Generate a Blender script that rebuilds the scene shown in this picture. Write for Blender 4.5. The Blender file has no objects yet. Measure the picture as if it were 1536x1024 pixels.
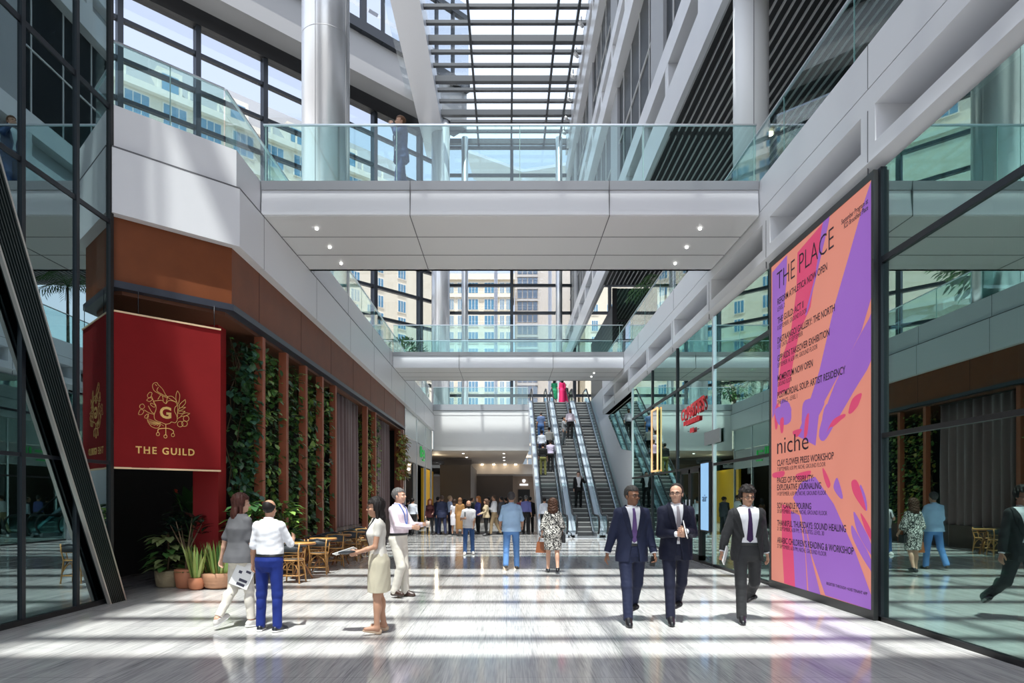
import bpy, bmesh, math, random
import numpy as np
from mathutils import Vector, Matrix, Quaternion
random.seed(11)
PI = math.pi
SC = bpy.context.scene
COL = SC.collection
F = 1000.0                       # focal length in pixels of the 1536 x 1024 frame
CX, CY, CZ = 760.0, 749.0, 1.6   # vanishing point of the hall, eye height
LOC = {}

def R(d): return math.radians(d)

# ------------------------------------------------------------------ materials
MATS = {}
def _n(nt, t, **kw):
    n = nt.nodes.new(t)
    for k, v in kw.items():
        setattr(n, k, v)
    return n

def mat(name, col, rough=0.5, metal=0.0, spec=0.5, noise=0.0, nscale=8.0, bump=0.0, bscale=None, stretch=(1, 1, 1), emit=None, estr=0.0, sheen=0.0, trans=0.0, coat=0.0):
    if name in MATS: return MATS[name]
    m = bpy.data.materials.new(name); m.use_nodes = True
    nt = m.node_tree; b = nt.nodes['Principled BSDF']
    b.inputs['Base Color'].default_value = (*col, 1)
    b.inputs['Roughness'].default_value = rough
    b.inputs['Metallic'].default_value = metal
    b.inputs['Specular IOR Level'].default_value = spec
    if sheen: b.inputs['Sheen Weight'].default_value = sheen
    if coat: b.inputs['Coat Weight'].default_value = coat
    if emit:
        b.inputs['Emission Color'].default_value = (*emit, 1)
        b.inputs['Emission Strength'].default_value = estr
    if noise or bump:
        tc = _n(nt, 'ShaderNodeTexCoord'); mp = _n(nt, 'ShaderNodeMapping')
        mp.inputs['Scale'].default_value = stretch
        nt.links.new(tc.outputs['Object'], mp.inputs['Vector'])
        nz = _n(nt, 'ShaderNodeTexNoise'); nz.inputs['Scale'].default_value = nscale; nz.inputs['Detail'].default_value = 4
        nt.links.new(mp.outputs['Vector'], nz.inputs['Vector'])
        if noise:
            mx = _n(nt, 'ShaderNodeMix', data_type='RGBA')
            mx.inputs['A'].default_value = (*[max(0, c * (1 - noise)) for c in col], 1)
            mx.inputs['B'].default_value = (*[min(1, c * (1 + noise)) for c in col], 1)
            nt.links.new(nz.outputs['Fac'], mx.inputs['Factor'])
            nt.links.new(mx.outputs['Result'], b.inputs['Base Color'])
        if bump:
            bp = _n(nt, 'ShaderNodeBump'); bp.inputs['Strength'].default_value = bump; bp.inputs['Distance'].default_value = 0.02
            if bscale:
                n2 = _n(nt, 'ShaderNodeTexNoise'); n2.inputs['Scale'].default_value = bscale
                nt.links.new(mp.outputs['Vector'], n2.inputs['Vector']); nt.links.new(n2.outputs['Fac'], bp.inputs['Height'])
            else:
                nt.links.new(nz.outputs['Fac'], bp.inputs['Height'])
            nt.links.new(bp.outputs['Normal'], b.inputs['Normal'])
    MATS[name] = m
    return m

def glass(name, tint, refl=None, fac=None, rough=0.0, grow=1.0):
    """architectural glass: a tinted see-through pane with a mirror layer (Fresnel, or at least `fac`)"""
    if name in MATS: return MATS[name]
    m = bpy.data.materials.new(name); m.use_nodes = True
    nt = m.node_tree; nt.nodes.clear()
    out = _n(nt, 'ShaderNodeOutputMaterial')
    t = _n(nt, 'ShaderNodeBsdfTransparent'); t.inputs['Color'].default_value = (*tint, 1)
    g = _n(nt, 'ShaderNodeBsdfGlossy'); g.inputs['Roughness'].default_value = rough
    g.inputs['Color'].default_value = (*(refl or (1, 1, 1)), 1)
    mx = _n(nt, 'ShaderNodeMixShader')
    fr = _n(nt, 'ShaderNodeFresnel'); ge = _n(nt, 'ShaderNodeNewGeometry'); mr = _n(nt, 'ShaderNodeMapRange')
    mr.inputs['To Min'].default_value = 1.5; mr.inputs['To Max'].default_value = 1 / 1.5      # no total reflection inside the thin pane
    nt.links.new(ge.outputs['Backfacing'], mr.inputs['Value']); nt.links.new(mr.outputs['Result'], fr.inputs['IOR'])
    if fac:
        ma = _n(nt, 'ShaderNodeMath', operation='MULTIPLY_ADD'); ma.use_clamp = True
        ma.inputs[1].default_value = grow; ma.inputs[2].default_value = fac
        nt.links.new(fr.outputs['Fac'], ma.inputs[0]); nt.links.new(ma.outputs[0], mx.inputs['Fac'])
    else:
        nt.links.new(fr.outputs['Fac'], mx.inputs['Fac'])
    nt.links.new(t.outputs[0], mx.inputs[1]); nt.links.new(g.outputs[0], mx.inputs[2])
    nt.links.new(mx.outputs[0], out.inputs['Surface'])
    MATS[name] = m
    return m

# ------------------------------------------------------------------ mesh builder
class MB:
    def __init__(s): s.v = []; s.f = []; s.mi = []; s.sm = []
    def add(s, vs, fs, mi=0, smooth=False):
        o = len(s.v); s.v += [tuple(p) for p in vs]
        for f in fs:
            s.f.append([i + o for i in f]); s.mi.append(mi); s.sm.append(smooth)
        return s
    def box(s, x0, x1, y0, y1, z0, z1, mi=0, M=None):
        vs = [(x, y, z) for z in (z0, z1) for y in (y0, y1) for x in (x0, x1)]
        if M is not None: vs = [tuple(M @ Vector(p)) for p in vs]
        return s.add(vs, [(0, 2, 3, 1), (4, 5, 7, 6), (0, 1, 5, 4), (2, 6, 7, 3), (0, 4, 6, 2), (1, 3, 7, 5)], mi)
    def prism(s, pts, d, mi=0, smooth=False):
        """polygon pts (3-D, planar) extruded by vector d"""
        n = len(pts); d = Vector(d)
        a = [Vector(p) for p in pts]; b = [p + d for p in a]
        fs = [list(range(n))[::-1], list(range(n, 2 * n))] + [(i, (i + 1) % n, n + (i + 1) % n, n + i) for i in range(n)]
        return s.add(a + b, fs, mi, smooth)
    def quad(s, *p, mi=0): return s.add(p, [tuple(range(len(p)))], mi)
    def bar(s, a, b, w, h, up=(0, 0, 1), mi=0):
        """rectangular bar from a to b, w across, h along `up`"""
        a = Vector(a); b = Vector(b); d = (b - a).normalized(); u = Vector(up)
        r = d.cross(u)
        if r.length < 1e-5: r = d.cross(Vector((1, 0, 0)))
        r.normalize(); u = r.cross(d).normalized()
        q = [r * (sx * w / 2) + u * (sz * h / 2) for sx, sz in ((-1, -1), (1, -1), (1, 1), (-1, 1))]
        return s.prism([a + k for k in q], b - a, mi)
    def tube(s, pts, rad, n=8, mi=0, caps=True, closed=False):
        pts = [Vector(p) for p in pts]; k = len(pts)
        rs = rad if isinstance(rad, (list, tuple)) else [rad] * k
        vs = []; fs = []
        pu = None
        for i, p in enumerate(pts):
            if closed: t = pts[(i + 1) % k] - pts[i - 1]
            else: t = pts[min(i + 1, k - 1)] - pts[max(i - 1, 0)]
            t.normalize()
            if pu is None:
                pu = t.orthogonal().normalized()
            pu = (pu - t * pu.dot(t))
            if pu.length < 1e-6: pu = t.orthogonal()
            pu.normalize(); w = t.cross(pu)
            for j in range(n):
                a = 2 * PI * j / n
                vs.append(p + (pu * math.cos(a) + w * math.sin(a)) * rs[i])
        for i in range(k if closed else k - 1):
            i2 = (i + 1) % k
            for j in range(n):
                j2 = (j + 1) % n
                fs.append((i * n + j, i * n + j2, i2 * n + j2, i2 * n + j))
        if caps and not closed:
            fs.append(list(range(n))[::-1]); fs.append([(k - 1) * n + j for j in range(n)])
        return s.add(vs, fs, mi, True)
    def lathe(s, prof, c=(0, 0, 0), n=24, mi=0, caps=True):
        """profile [(r, z)...] turned round z"""
        vs = []; fs = []
        for r, z in prof:
            for j in range(n):
                a = 2 * PI * j / n
                vs.append((c[0] + r * math.cos(a), c[1] + r * math.sin(a), c[2] + z))
        for i in range(len(prof) - 1):
            for j in range(n):
                j2 = (j + 1) % n
                fs.append((i * n + j, i * n + j2, (i + 1) * n + j2, (i + 1) * n + j))
        if caps:
            fs.append(list(range(n))[::-1]); fs.append([(len(prof) - 1) * n + j for j in range(n)])
        return s.add(vs, fs, mi, True)
    def ball(s, c, r, n=10, m=7, mi=0):
        rx, ry, rz = r if isinstance(r, (tuple, list)) else (r, r, r)
        vs = [(c[0], c[1], c[2] - rz)]; fs = []
        for i in range(1, m):
            t = -PI / 2 + PI * i / m
            for j in range(n):
                a = 2 * PI * j / n
                vs.append((c[0] + rx * math.cos(t) * math.cos(a), c[1] + ry * math.cos(t) * math.sin(a), c[2] + rz * math.sin(t)))
        vs.append((c[0], c[1], c[2] + rz)); last = len(vs) - 1
        for j in range(n):
            j2 = (j + 1) % n
            fs.append((0, 1 + j2, 1 + j)); fs.append((last, last - n + j, last - n + j2))
            for i in range(m - 2):
                fs.append((1 + i * n + j, 1 + i * n + j2, 1 + (i + 1) * n + j2, 1 + (i + 1) * n + j))
        return s.add(vs, fs, mi, True)
    def xform(s, M):
        s.v = [tuple(M @ Vector(p)) for p in s.v]; return s
    def build(s, name, mats, parent=None, world=False, auto=True):
        me = bpy.data.meshes.new(name)
        vs = s.v
        if parent is not None and world:
            l = LOC.get(parent.name, (0, 0, 0)); vs = [(p[0] - l[0], p[1] - l[1], p[2] - l[2]) for p in vs]
        me.from_pydata(vs, [], s.f)
        for m in (mats if isinstance(mats, (list, tuple)) else [mats]): me.materials.append(m)
        me.polygons.foreach_set('material_index', s.mi)
        me.polygons.foreach_set('use_smooth', s.sm)
        me.update()
        o = bpy.data.objects.new(name, me); COL.objects.link(o)
        if parent is not None:
            o.parent = parent
            if world: LOC[o.name] = LOC.get(parent.name, (0, 0, 0))
        return o

def tag(o, label=None, cat=None, group=None, kind=None):
    if label: o['label'] = label
    if cat: o['category'] = cat
    if group: o['group'] = group
    if kind: o['kind'] = kind
    return o

def thing(name, label, cat, loc=(0, 0, 0), rz=0.0, group=None, kind=None):
    o = bpy.data.objects.new(name, None); COL.objects.link(o)
    o.location = loc; o.rotation_euler = (0, 0, rz); o.empty_display_size = 0.2
    LOC[o.name] = tuple(loc)
    return tag(o, label, cat, group, kind)

def copy_tree(o, parent=None):
    c = o.copy(); COL.objects.link(c)
    if parent is not None: c.parent = parent
    for ch in list(o.children): copy_tree(ch, c)
    return c

def at(px, py, Y):   # the world point that lies at depth Y behind a pixel of the photograph
    return Vector(((px - CX) * Y / F, Y, CZ - (py - CY) * Y / F))

def text_mesh(txt, size, depth=0.002, bold=0.0, align='LEFT', sx=1.0, spacing=1.0):
    """letters as mesh data in the XZ plane (reading along +x, up +z, front facing -y)"""
    cu = bpy.data.curves.new('t', 'FONT'); cu.body = txt; cu.size = size; cu.extrude = depth
    cu.align_x = align; cu.offset = bold; cu.space_character = spacing; cu.resolution_u = 3
    o = bpy.data.objects.new('t', cu); COL.objects.link(o)
    dg = bpy.context.evaluated_depsgraph_get()
    me = bpy.data.meshes.new_from_object(o.evaluated_get(dg))
    bpy.data.objects.remove(o); bpy.data.curves.remove(cu)
    for v in me.vertices:
        x, y, z = v.co; v.co = (x * sx, -z, y)
    return me

def put_text(name, txt, size, M, m, parent, **kw):
    me = text_mesh(txt, size, **kw)
    me.transform(M); me.name = name; me.materials.clear(); me.materials.append(m)
    o = bpy.data.objects.new(name, me); COL.objects.link(o); o.parent = parent
    return o
# ------------------------------------------------------------------ materials of the place
WHITE = mat('white_metal_panel', (0.72, 0.73, 0.75), 0.38, 0.0, 0.5)
WHITE2 = mat('satin_white_panel', (0.66, 0.67, 0.70), 0.3, 0.25, 0.5)
GREY = mat('grey_metal_panel', (0.34, 0.35, 0.37), 0.42, 0.3)
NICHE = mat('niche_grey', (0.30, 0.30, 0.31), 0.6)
SEAM = mat('panel_seam', (0.12, 0.12, 0.13), 0.6)
STEEL = mat('brushed_steel', (0.62, 0.64, 0.67), 0.28, 0.85, noise=0.05, nscale=30, stretch=(1, 1, 0.05))
DARKM = mat('dark_mullion', (0.014, 0.018, 0.024), 0.4, 0.3)
BLACK = mat('black_metal', (0.008, 0.008, 0.009), 0.5)
SLAT = mat('grey_slat', (0.55, 0.56, 0.57), 0.5, 0.2)
SLATE = mat('dark_glazing', (0.010, 0.013, 0.016), 0.3, 0, 0.12)
CORTEN = mat('russet_panel', (0.165, 0.046, 0.014), 0.5, 0.0, 0.3, noise=0.22, nscale=2.5, stretch=(1, 1, 1))
WOOD = mat('russet_wood', (0.27, 0.072, 0.03), 0.5, noise=0.25, nscale=4, stretch=(6, 6, .5))
SOFFITW = mat('brown_soffit', (0.12, 0.045, 0.022), 0.55)
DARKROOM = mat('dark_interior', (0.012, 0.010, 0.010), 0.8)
TAUPE = mat('taupe_wall', (0.16, 0.14, 0.135), 0.6)
BROWNW = mat('dark_brown_wall', (0.045, 0.035, 0.03), 0.7)
CEILW = mat('hall_ceiling_white', (0.40, 0.365, 0.33), 0.6)
G_RAIL = glass('balustrade_glass', (0.80, 0.93, 0.925))
G_EDGE = mat('glass_edge', (0.25, 0.42, 0.40), 0.2)
G_FAC = glass('facade_glass', (0.715, 0.745, 0.79))
G_ROOF = glass('roof_glass', (0.93, 0.96, 0.97))
G_RIGHT = glass('teal_shopfront_glass', (0.50, 0.66, 0.63), (0.60, 0.82, 0.77), 0.5, grow=0.8)
G_LEFT = glass('dark_shopfront_glass', (0.26, 0.33, 0.33), (0.54, 0.68, 0.70), 0.42, grow=0.9)
G_DARK = glass('dark_box_glass', (0.10, 0.16, 0.16), (0.55, 0.68, 0.62), 0.35)

def floor_mat():
    m = bpy.data.materials.new('striped_marble'); m.use_nodes = True; nt = m.node_tree; L = nt.links.new
    b = nt.nodes['Principled BSDF']
    tc = _n(nt, 'ShaderNodeTexCoord')
    def noise(scale, st, det=5, dist=0.0):
        mp = _n(nt, 'ShaderNodeMapping'); mp.inputs['Scale'].default_value = st
        L(tc.outputs['Object'], mp.inputs['Vector'])
        z = _n(nt, 'ShaderNodeTexNoise'); z.inputs['Scale'].default_value = scale; z.inputs['Detail'].default_value = det
        z.inputs['Distortion'].default_value = dist
        L(mp.outputs['Vector'], z.inputs['Vector']); return z.outputs['Fac']
    fine = noise(14, (5, .16, 1), 7, .4); wide = noise(1.6, (2.4, .12, 1), 4, .2)
    mul = _n(nt, 'ShaderNodeMath', operation='MULTIPLY_ADD'); mul.inputs[1].default_value = .6
    L(fine, mul.inputs[0]); 
    h = _n(nt, 'ShaderNodeMath', operation='MULTIPLY'); h.inputs[1].default_value = .45; L(wide, h.inputs[0]); L(h.outputs[0], mul.inputs[2])
    cr = _n(nt, 'ShaderNodeValToRGB'); L(mul.outputs[0], cr.inputs['Fac'])
    e = cr.color_ramp.elements
    e[0].position = .30; e[0].color = (.255, .255, .26, 1); e[1].position = .62; e[1].color = (.70, .69, .665, 1)
    k = e.new(.45); k.color = (.47, .467, .46, 1)
    # slab joints
    br = _n(nt, 'ShaderNodeTexBrick'); br.offset = 0.5
    br.inputs['Scale'].default_value = 1.0; br.inputs['Mortar Size'].default_value = .004; br.inputs['Brick Width'].default_value = 2.4; br.inputs['Row Height'].default_value = 1.2
    br.inputs['Color1'].default_value = (1, 1, 1, 1); br.inputs['Color2'].default_value = (.93, .93, .94, 1); br.inputs['Mortar'].default_value = (.55, .55, .55, 1)
    mp = _n(nt, 'ShaderNodeMapping'); mp.inputs['Rotation'].default_value = (0, 0, PI / 2)
    L(tc.outputs['Object'], mp.inputs['Vector']); L(mp.outputs['Vector'], br.inputs['Vector'])
    mx = _n(nt, 'ShaderNodeMix', data_type='RGBA', blend_type='MULTIPLY'); mx.inputs['Factor'].default_value = 1
    L(cr.outputs['Color'], mx.inputs['A']); L(br.outputs['Color'], mx.inputs['B']); L(mx.outputs['Result'], b.inputs['Base Color'])
    b.inputs['Roughness'].default_value = .09; b.inputs['Specular IOR Level'].default_value = .6
    return m

def structure(name, mb, m, parent=None, label=None):
    o = mb.build(name, m, parent)
    if parent is None:
        tag(o, label, None, None, 'structure')
    return o

def sroot(name, label):
    return thing(name, label, None, kind='structure')

XL, XR = -4.8, 4.93
H2 = 7.8
# ------------------------------------------------------------------ floor, far ground
structure('floor', MB().box(-12, 13, -8, 78, -0.4, 0), floor_mat(), label='polished grey striped marble floor of the hall')
structure('ground', MB().box(-160, 160, 78, 240, -0.5, -0.1).box(-160, -12, -8, 78, -0.5, -0.1).box(13, 160, -8, 78, -0.5, -.1), mat('paving', (.42, .40, .37), .8), label='pale paving outside the building')

# ------------------------------------------------------------------ left glass box with its leaning louvred strut
w = sroot('window_1', 'dark reflective glass wall at the left with black mullions')
structure('pane', MB().box(-6.215, -6.2, -5, 10.44, 0.02, 20), G_LEFT, w)
for y in (-1.0, 1.6, 4.2, 6.6, 8.52, 9.6):
    structure('mullion', MB().box(-6.23, -6.17, y - .035, y + .035, 0, 20), DARKM, w)
structure('mullion', MB().box(-6.26, -6.165, 10.38, 10.46, 0, 20), BLACK, w)
structure('transom', MB().box(-6.23, -6.185, -5, 10.4, 5.9, 5.97).box(-6.23, -6.185, -5, 10.4, 2.15, 2.2), DARKM, w)
structure('bottom_rail', MB().box(-6.25, -6.16, -5, 10.46, 0, .07), BLACK, w)
structure('transom', MB().box(-6.23, -6.185, -5, 10.4, 7.68, 7.76).box(-6.23, -6.185, -5, 10.4, 13.2, 13.28), DARKM, w)
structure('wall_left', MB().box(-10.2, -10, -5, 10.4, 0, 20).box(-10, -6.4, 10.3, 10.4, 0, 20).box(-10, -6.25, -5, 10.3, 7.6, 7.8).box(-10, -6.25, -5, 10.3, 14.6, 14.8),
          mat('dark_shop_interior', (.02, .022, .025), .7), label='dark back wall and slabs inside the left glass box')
for (y0, y1) in ((7.4, 9.3), (9.6, 10.25)):
    p = tag(MB().box(-8.0, -7.94, y0, y1, 1.6, 4.2).build('framed_picture', mat('framed_panel', (.11, .14, .13), .4, noise=.4, nscale=2)),
            'pale green framed panel behind left glass' + (', the wider one' if y0 < 8 else ', narrower, by the corner'), 'panel')
    fr = MB()
    for a in ((y0 - .04, y0, 1.56, 4.24), (y1, y1 + .04, 1.56, 4.24), (y0, y1, 1.56, 1.6), (y0, y1, 4.2, 4.24)):
        fr.box(-8.0, -7.9, *a)
    fr.build('frame', mat('gold_trim', (.65, .38, .14), .3, .8), p)
st = thing('leaning_strut', 'leaning black louvred strut with silver edges in front of left glass wall', 'strut', (-6.1, 10.4, 0))
def strut_pt(t, s):     # t along its length (0 foot, 1 top), s across
    a = Vector((-6.1, 10.22, 0)).lerp(Vector((-6.1, 4.78, 11.2)), t); b = Vector((-6.1, 10.62, 0)).lerp(Vector((-6.1, 5.41, 11.2)), t)
    return a.lerp(b, s)
for s in (0.0, 1.0):
    d = Vector((0.14, 0, 0)); q = [strut_pt(0, s - .042), strut_pt(0, s + .042), strut_pt(1, s + .03), strut_pt(1, s - .03)]
    MB().prism([p + Vector((-.01, 0, 0)) for p in q], d * .36).build('edge_rail', mat('champagne_steel', (.56, .53, .48), .35, .7), st, True)
lv = MB()
lv.prism([strut_pt(0, .04) + Vector((-.05, 0, 0)), strut_pt(0, .96) + Vector((-.05, 0, 0)), strut_pt(1, .96) + Vector((-.05, 0, 0)), strut_pt(1, .04) + Vector((-.05, 0, 0))], (.03, 0, 0))
for k in range(8):
    s = .10 + k * .114
    lv.prism([strut_pt(0, s - .03), strut_pt(0, s + .02), strut_pt(1, s + .02), strut_pt(1, s - .03)], (.05, 0, 0))
lv.build('louvre', mat('black_green_louvre', (.012, .02, .02), .35, .2), st, True)

# ------------------------------------------------------------------ left slab: white fascia, russet fascia, soffit
P0 = Vector((-6.2, 10.44, 0)); P1 = Vector((-4.8, 11.84, 0))     # the chamfer
ch = (P1 - P0).normalized(); nrm = Vector((ch.y, -ch.x, 0))        # nrm faces the camera
def band(mb, off, z0, z1, thick, y_end, y_joint=None, start=P0):
    """a strip that runs along the chamfer and then down the hall, pushed out by off"""
    k = off * math.tan(R(22.5))
    a = P0 + nrm * off; b = P1 + nrm * off + ch * k; e = Vector((-4.8 + off, y_end, 0))
    a2 = P0 - nrm * thick; b2 = P1 - nrm * thick - ch * (thick * math.tan(R(22.5))); e2 = Vector((-4.8 - thick, y_end, 0))
    for p, q, q2, p2 in ((a, b, b2, a2), (b, e, e2, b2)):
        mb.prism([(p.x, p.y, z0), (q.x, q.y, z0), (q2.x, q2.y, z0), (p2.x, p2.y, z0)], (0, 0, z1 - z0))
    return mb
t1 = sroot('trim_1', 'white metal fascia of the left upper floor')
structure('upper_fascia', band(MB(), 0.0, 7.13, H2, .5, 43.5), WHITE, t1)
structure('lower_fascia', band(MB(), 0.07, 6.08, 7.10, .4, 43.5), WHITE, t1)
structure('shadow_gap', band(MB(), .072, 7.098, 7.125, .3, 43.5), SEAM, t1)
sm = MB()
for y in (13.0, 16.6, 20.2, 23.8, 27.4, 31.0, 34.6, 38.2):
    sm.box(-4.81, -4.728, y - .008, y + .008, 6.08, 7.1).box(-4.81, -4.797, y - .008, y + .008, 7.14, H2)
structure('seam', sm, SEAM, t1)
t2 = sroot('trim_2', 'russet metal fascia above the restaurant front')
structure('russet_fascia', band(MB(), -.1, 5.06, 6.08, .3, 32.0), CORTEN, t2)
structure('dark_edge', band(MB(), -.06, 4.96, 5.07, .3, 32.0), mat('dark_blue_edge', (.03, .035, .05), .4), t2)
sm = MB()
for y in (13.2, 15.9, 18.6, 21.3, 24.0, 26.7, 29.4): sm.box(-4.91, -4.896, y - .006, y + .006, 5.07, 6.08)
structure('seam', sm, mat('russet_seam', (.04, .015, .01), .7), t2)
poly = [(-6.2, 10.6), (-4.95, 11.85), (-4.95, 43.4), (-4.95, 55), (-5, 55), (-30, 30), (-30, 10.6)]
structure('ceiling_1', MB().prism([(x, y, 7.15) for x, y in poly], (0, 0, .65)), mat('upper_floor_slab', (.5, .5, .5), .4), label='upper floor slab on the left side')
structure('ceiling_2', MB().prism([(-6.2, 10.75, 4.9), (-5.05, 11.95, 4.9), (-5.05, 32, 4.9), (-10, 32, 4.9), (-10, 10.75, 4.9)], (0, 0, .1)), SOFFITW, label='brown soffit inside the restaurant front')
# restaurant interior
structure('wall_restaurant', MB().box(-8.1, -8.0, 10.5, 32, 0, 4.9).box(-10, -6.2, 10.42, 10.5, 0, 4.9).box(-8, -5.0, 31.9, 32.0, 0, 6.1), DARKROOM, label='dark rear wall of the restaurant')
structure('column_red', MB().box(-5.93, -5.45, 12.6, 12.95, 0, 4.9), mat('red_column', (.27, .006, .008), .55), label='red painted column beside the potted plants')
FINS = [13.6, 15.05, 16.5, 17.97, 19.35, 23.7, 25.25, 31.3]
for k, y in enumerate(FINS):
    lb = ['first russet wooden fin from the red column', 'second russet wooden fin from the red column', 'third russet wooden fin from the red column', 'fourth russet wooden fin from the red column', 'russet wooden fin just before the wide curtain',
          'russet wooden fin just past the wide curtain', 'russet wooden fin just before the narrow curtain', 'russet wooden fin just past the narrow curtain'][k]
    tag(MB().box(-5.12, -4.95, y - .08, y + .08, 0, 4.9).build('wooden_fin', WOOD), lb, 'fin', 'wooden fins of the restaurant front')
tag(MB().box(-5.3, -4.9, 31.47, 31.88, 0, 4.9).build('wooden_pier', WOOD), 'broad russet wooden pier at the far end of the restaurant front', 'pier')
structure('baseboard_left', MB().box(-5.75, -5.14, 13.0, 31.4, 0, .75), mat('planter_brown', (.05, .025, .018), .6), label='low dark planter wall behind the tables')

# shops further along the left, Y 32 .. 43.5
s = sroot('window_2', 'glazed shop fronts at the far left with a grey band')
structure('clerestory_pane', MB().box(-4.93, -4.9, 32, 43.4, 4.75, 6.05), mat('frosted_glass', (.50, .58, .58), .2), s)
structure('grey_band', MB().box(-5.0, -4.9, 32, 43.4, 3.55, 4.72), GREY, s)
for y in (32.05, 36.3, 40.2, 43.3): structure('mullion', MB().box(-4.98, -4.86, y - .06, y + .06, 0, 6.05), STEEL, s)
structure('shop_pane', MB().box(-4.95, -4.93, 32.1, 36.2, 0, 3.55), glass('shop_glass', (.55, .6, .6), None, .08), s)
structure('shop_column', MB().box(-5.3, -4.9, 34.9, 36.1, 0, 3.5), mat('shop_dark', (.03, .035, .04), .5), s)
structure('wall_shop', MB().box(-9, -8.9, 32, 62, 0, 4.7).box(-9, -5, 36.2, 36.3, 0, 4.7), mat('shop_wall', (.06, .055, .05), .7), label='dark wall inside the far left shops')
structure('wall_yellow', MB().box(-5.7, -5.55, 44.4, 50.5, 0, 3.7), mat('yellow_wall', (.72, .42, .02), .5), label='yellow wall inside the far left shop')
shf = thing('shelf_unit', 'backlit shelves with goods in the far left shop', 'shelf', (-7.0, 35.9, 0))
for z in (.9, 1.5, 2.1, 2.7): MB().box(-1.4, 1.2, -.35, .1, z, z + .05).build('shelf', mat('shelf_white', (.45, .42, .4), .5), shf)
MB().box(-1.4, 1.2, .1, .16, 0, 3.2).build('back_panel', mat('shelf_back', (.25, .2, .18), .5), shf)
for k in range(4): MB().box(-1.45 + k * .87, -1.41 + k * .87, -.35, .1, 0, 3.2).build('upright', STEEL, shf)

# ------------------------------------------------------------------ hall behind, under the far landing
structure('ceiling_3', MB().box(-9, 1.45, 43.6, 60, 4.78, 4.9).box(-9, 6, 60, 60.2, 3.9, 4.78).box(-9, 6, 60.2, 70, 3.9, 4.0), CEILW, label='pale ceiling of the hall under the far landing')
structure('wall_back', MB().box(-9, 6, 66, 66.2, 0, 4), mat('beige_back_wall', (.30, .23, .18), .7), label='beige back wall of the hall')
structure('wall_dark', MB().box(-2.7, 0.55, 60.3, 60.6, 0, 3.75).box(-5.0, -2.7, 50.0, 60.6, 0, 4.2), BROWNW, label='dark brown partition in the hall under the landing')
structure('wall_taupe', MB().box(-4.9, -2.75, 52.0, 52.1, 0, 4.7), TAUPE, label='taupe partition beside the dark wall')
structure('door_1', MB().box(1.15, 2.3, 65.9, 66.0, 0, 2.6), BLACK, label='dark doorway in the back wall')
sg = thing('wall_sign', 'small white lit sign above the dark doorway in back wall', 'sign', (1.7, 65.9, 3.1))
MB().box(-.42, .42, -.06, -.01, -.12, .06).build('lettering', mat('white_sign', (.9, .9, .9), .5, emit=(1, 1, 1), estr=.7), sg)
MB().lathe([(.05, 0), (.16, .1), (.18, .3), (.06, .36)], (0, -.05, .16), 12).build('emblem', MATS['white_sign'], sg)
for k, x in enumerate((-2.2, -1.15, -.15, .8)):
    o = tag(MB().lathe([(.09, 0), (.11, .02), (.11, .1)], (0, 0, 0), 14).build('downlight', mat('warm_lamp', (1, .9, .7), .5, emit=(1, .78, .5), estr=12)),
            ['first', 'second', 'third', 'fourth'][k] + ' warm downlight from the left over dark hall partition', 'ceiling light', 'downlights over the dark partition')
    o.location = (x, 59.7, 4.68)

# ------------------------------------------------------------------ far landing
t = sroot('trim_3', 'white front of the far landing beside the escalators')
structure('landing_band', MB().box(-4.8, 1.5, 43.45, 44, 7.42, H2), GREY, t)
structure('landing_front', MB().box(-4.8, 1.5, 43.5, 44, 4.8, 7.40), mat('white_landing', (.68, .68, .67), .35), t)
structure('seam', MB().box(-4.8, 1.5, 43.49, 43.55, 7.08, 7.10), SEAM, t)
structure('ceiling_4', MB().box(-4.8, 15, 44.0, 56, 7.3, H2), mat('landing_floor', (.5, .5, .5), .4), label='upper landing floor at the far end')

# ------------------------------------------------------------------ footbridges
def rail_glass(root, a, b, z0, h, joints, n=Vector((0, 1, 0)), hr=True, tilt=0):
    """glass balustrade from a to b: one pane between each two joints, a slim steel handrail"""
    a = Vector(a); b = Vector(b); d = (b - a)
    ts = [0] + joints + [1]
    u = d.normalized()
    for i in range(len(ts) - 1):
        p = a + d * ts[i] + u * .008; q = a + d * ts[i + 1] - u * .008
        m_ = MB(); m_.prism([(p.x, p.y, z0), (q.x, q.y, z0), (q.x, q.y, z0 + h), (p.x, p.y, z0 + h)], n * .015)
        m_.build('glass_pane', G_RAIL, root, True)
    for tt in joints:
        p = a + d * tt
        MB().bar(p + n * .008 + Vector((0, 0, z0)), p + n * .008 + Vector((0, 0, z0 + h)), .012, .016, n).build('joint', G_EDGE, root, True)
    if hr:
        MB().bar(a + n * .008 + Vector((0, 0, z0 + h)), b + n * .008 + Vector((0, 0, z0 + h)), .05, .028).build('handrail', STEEL, root, True)

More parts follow.
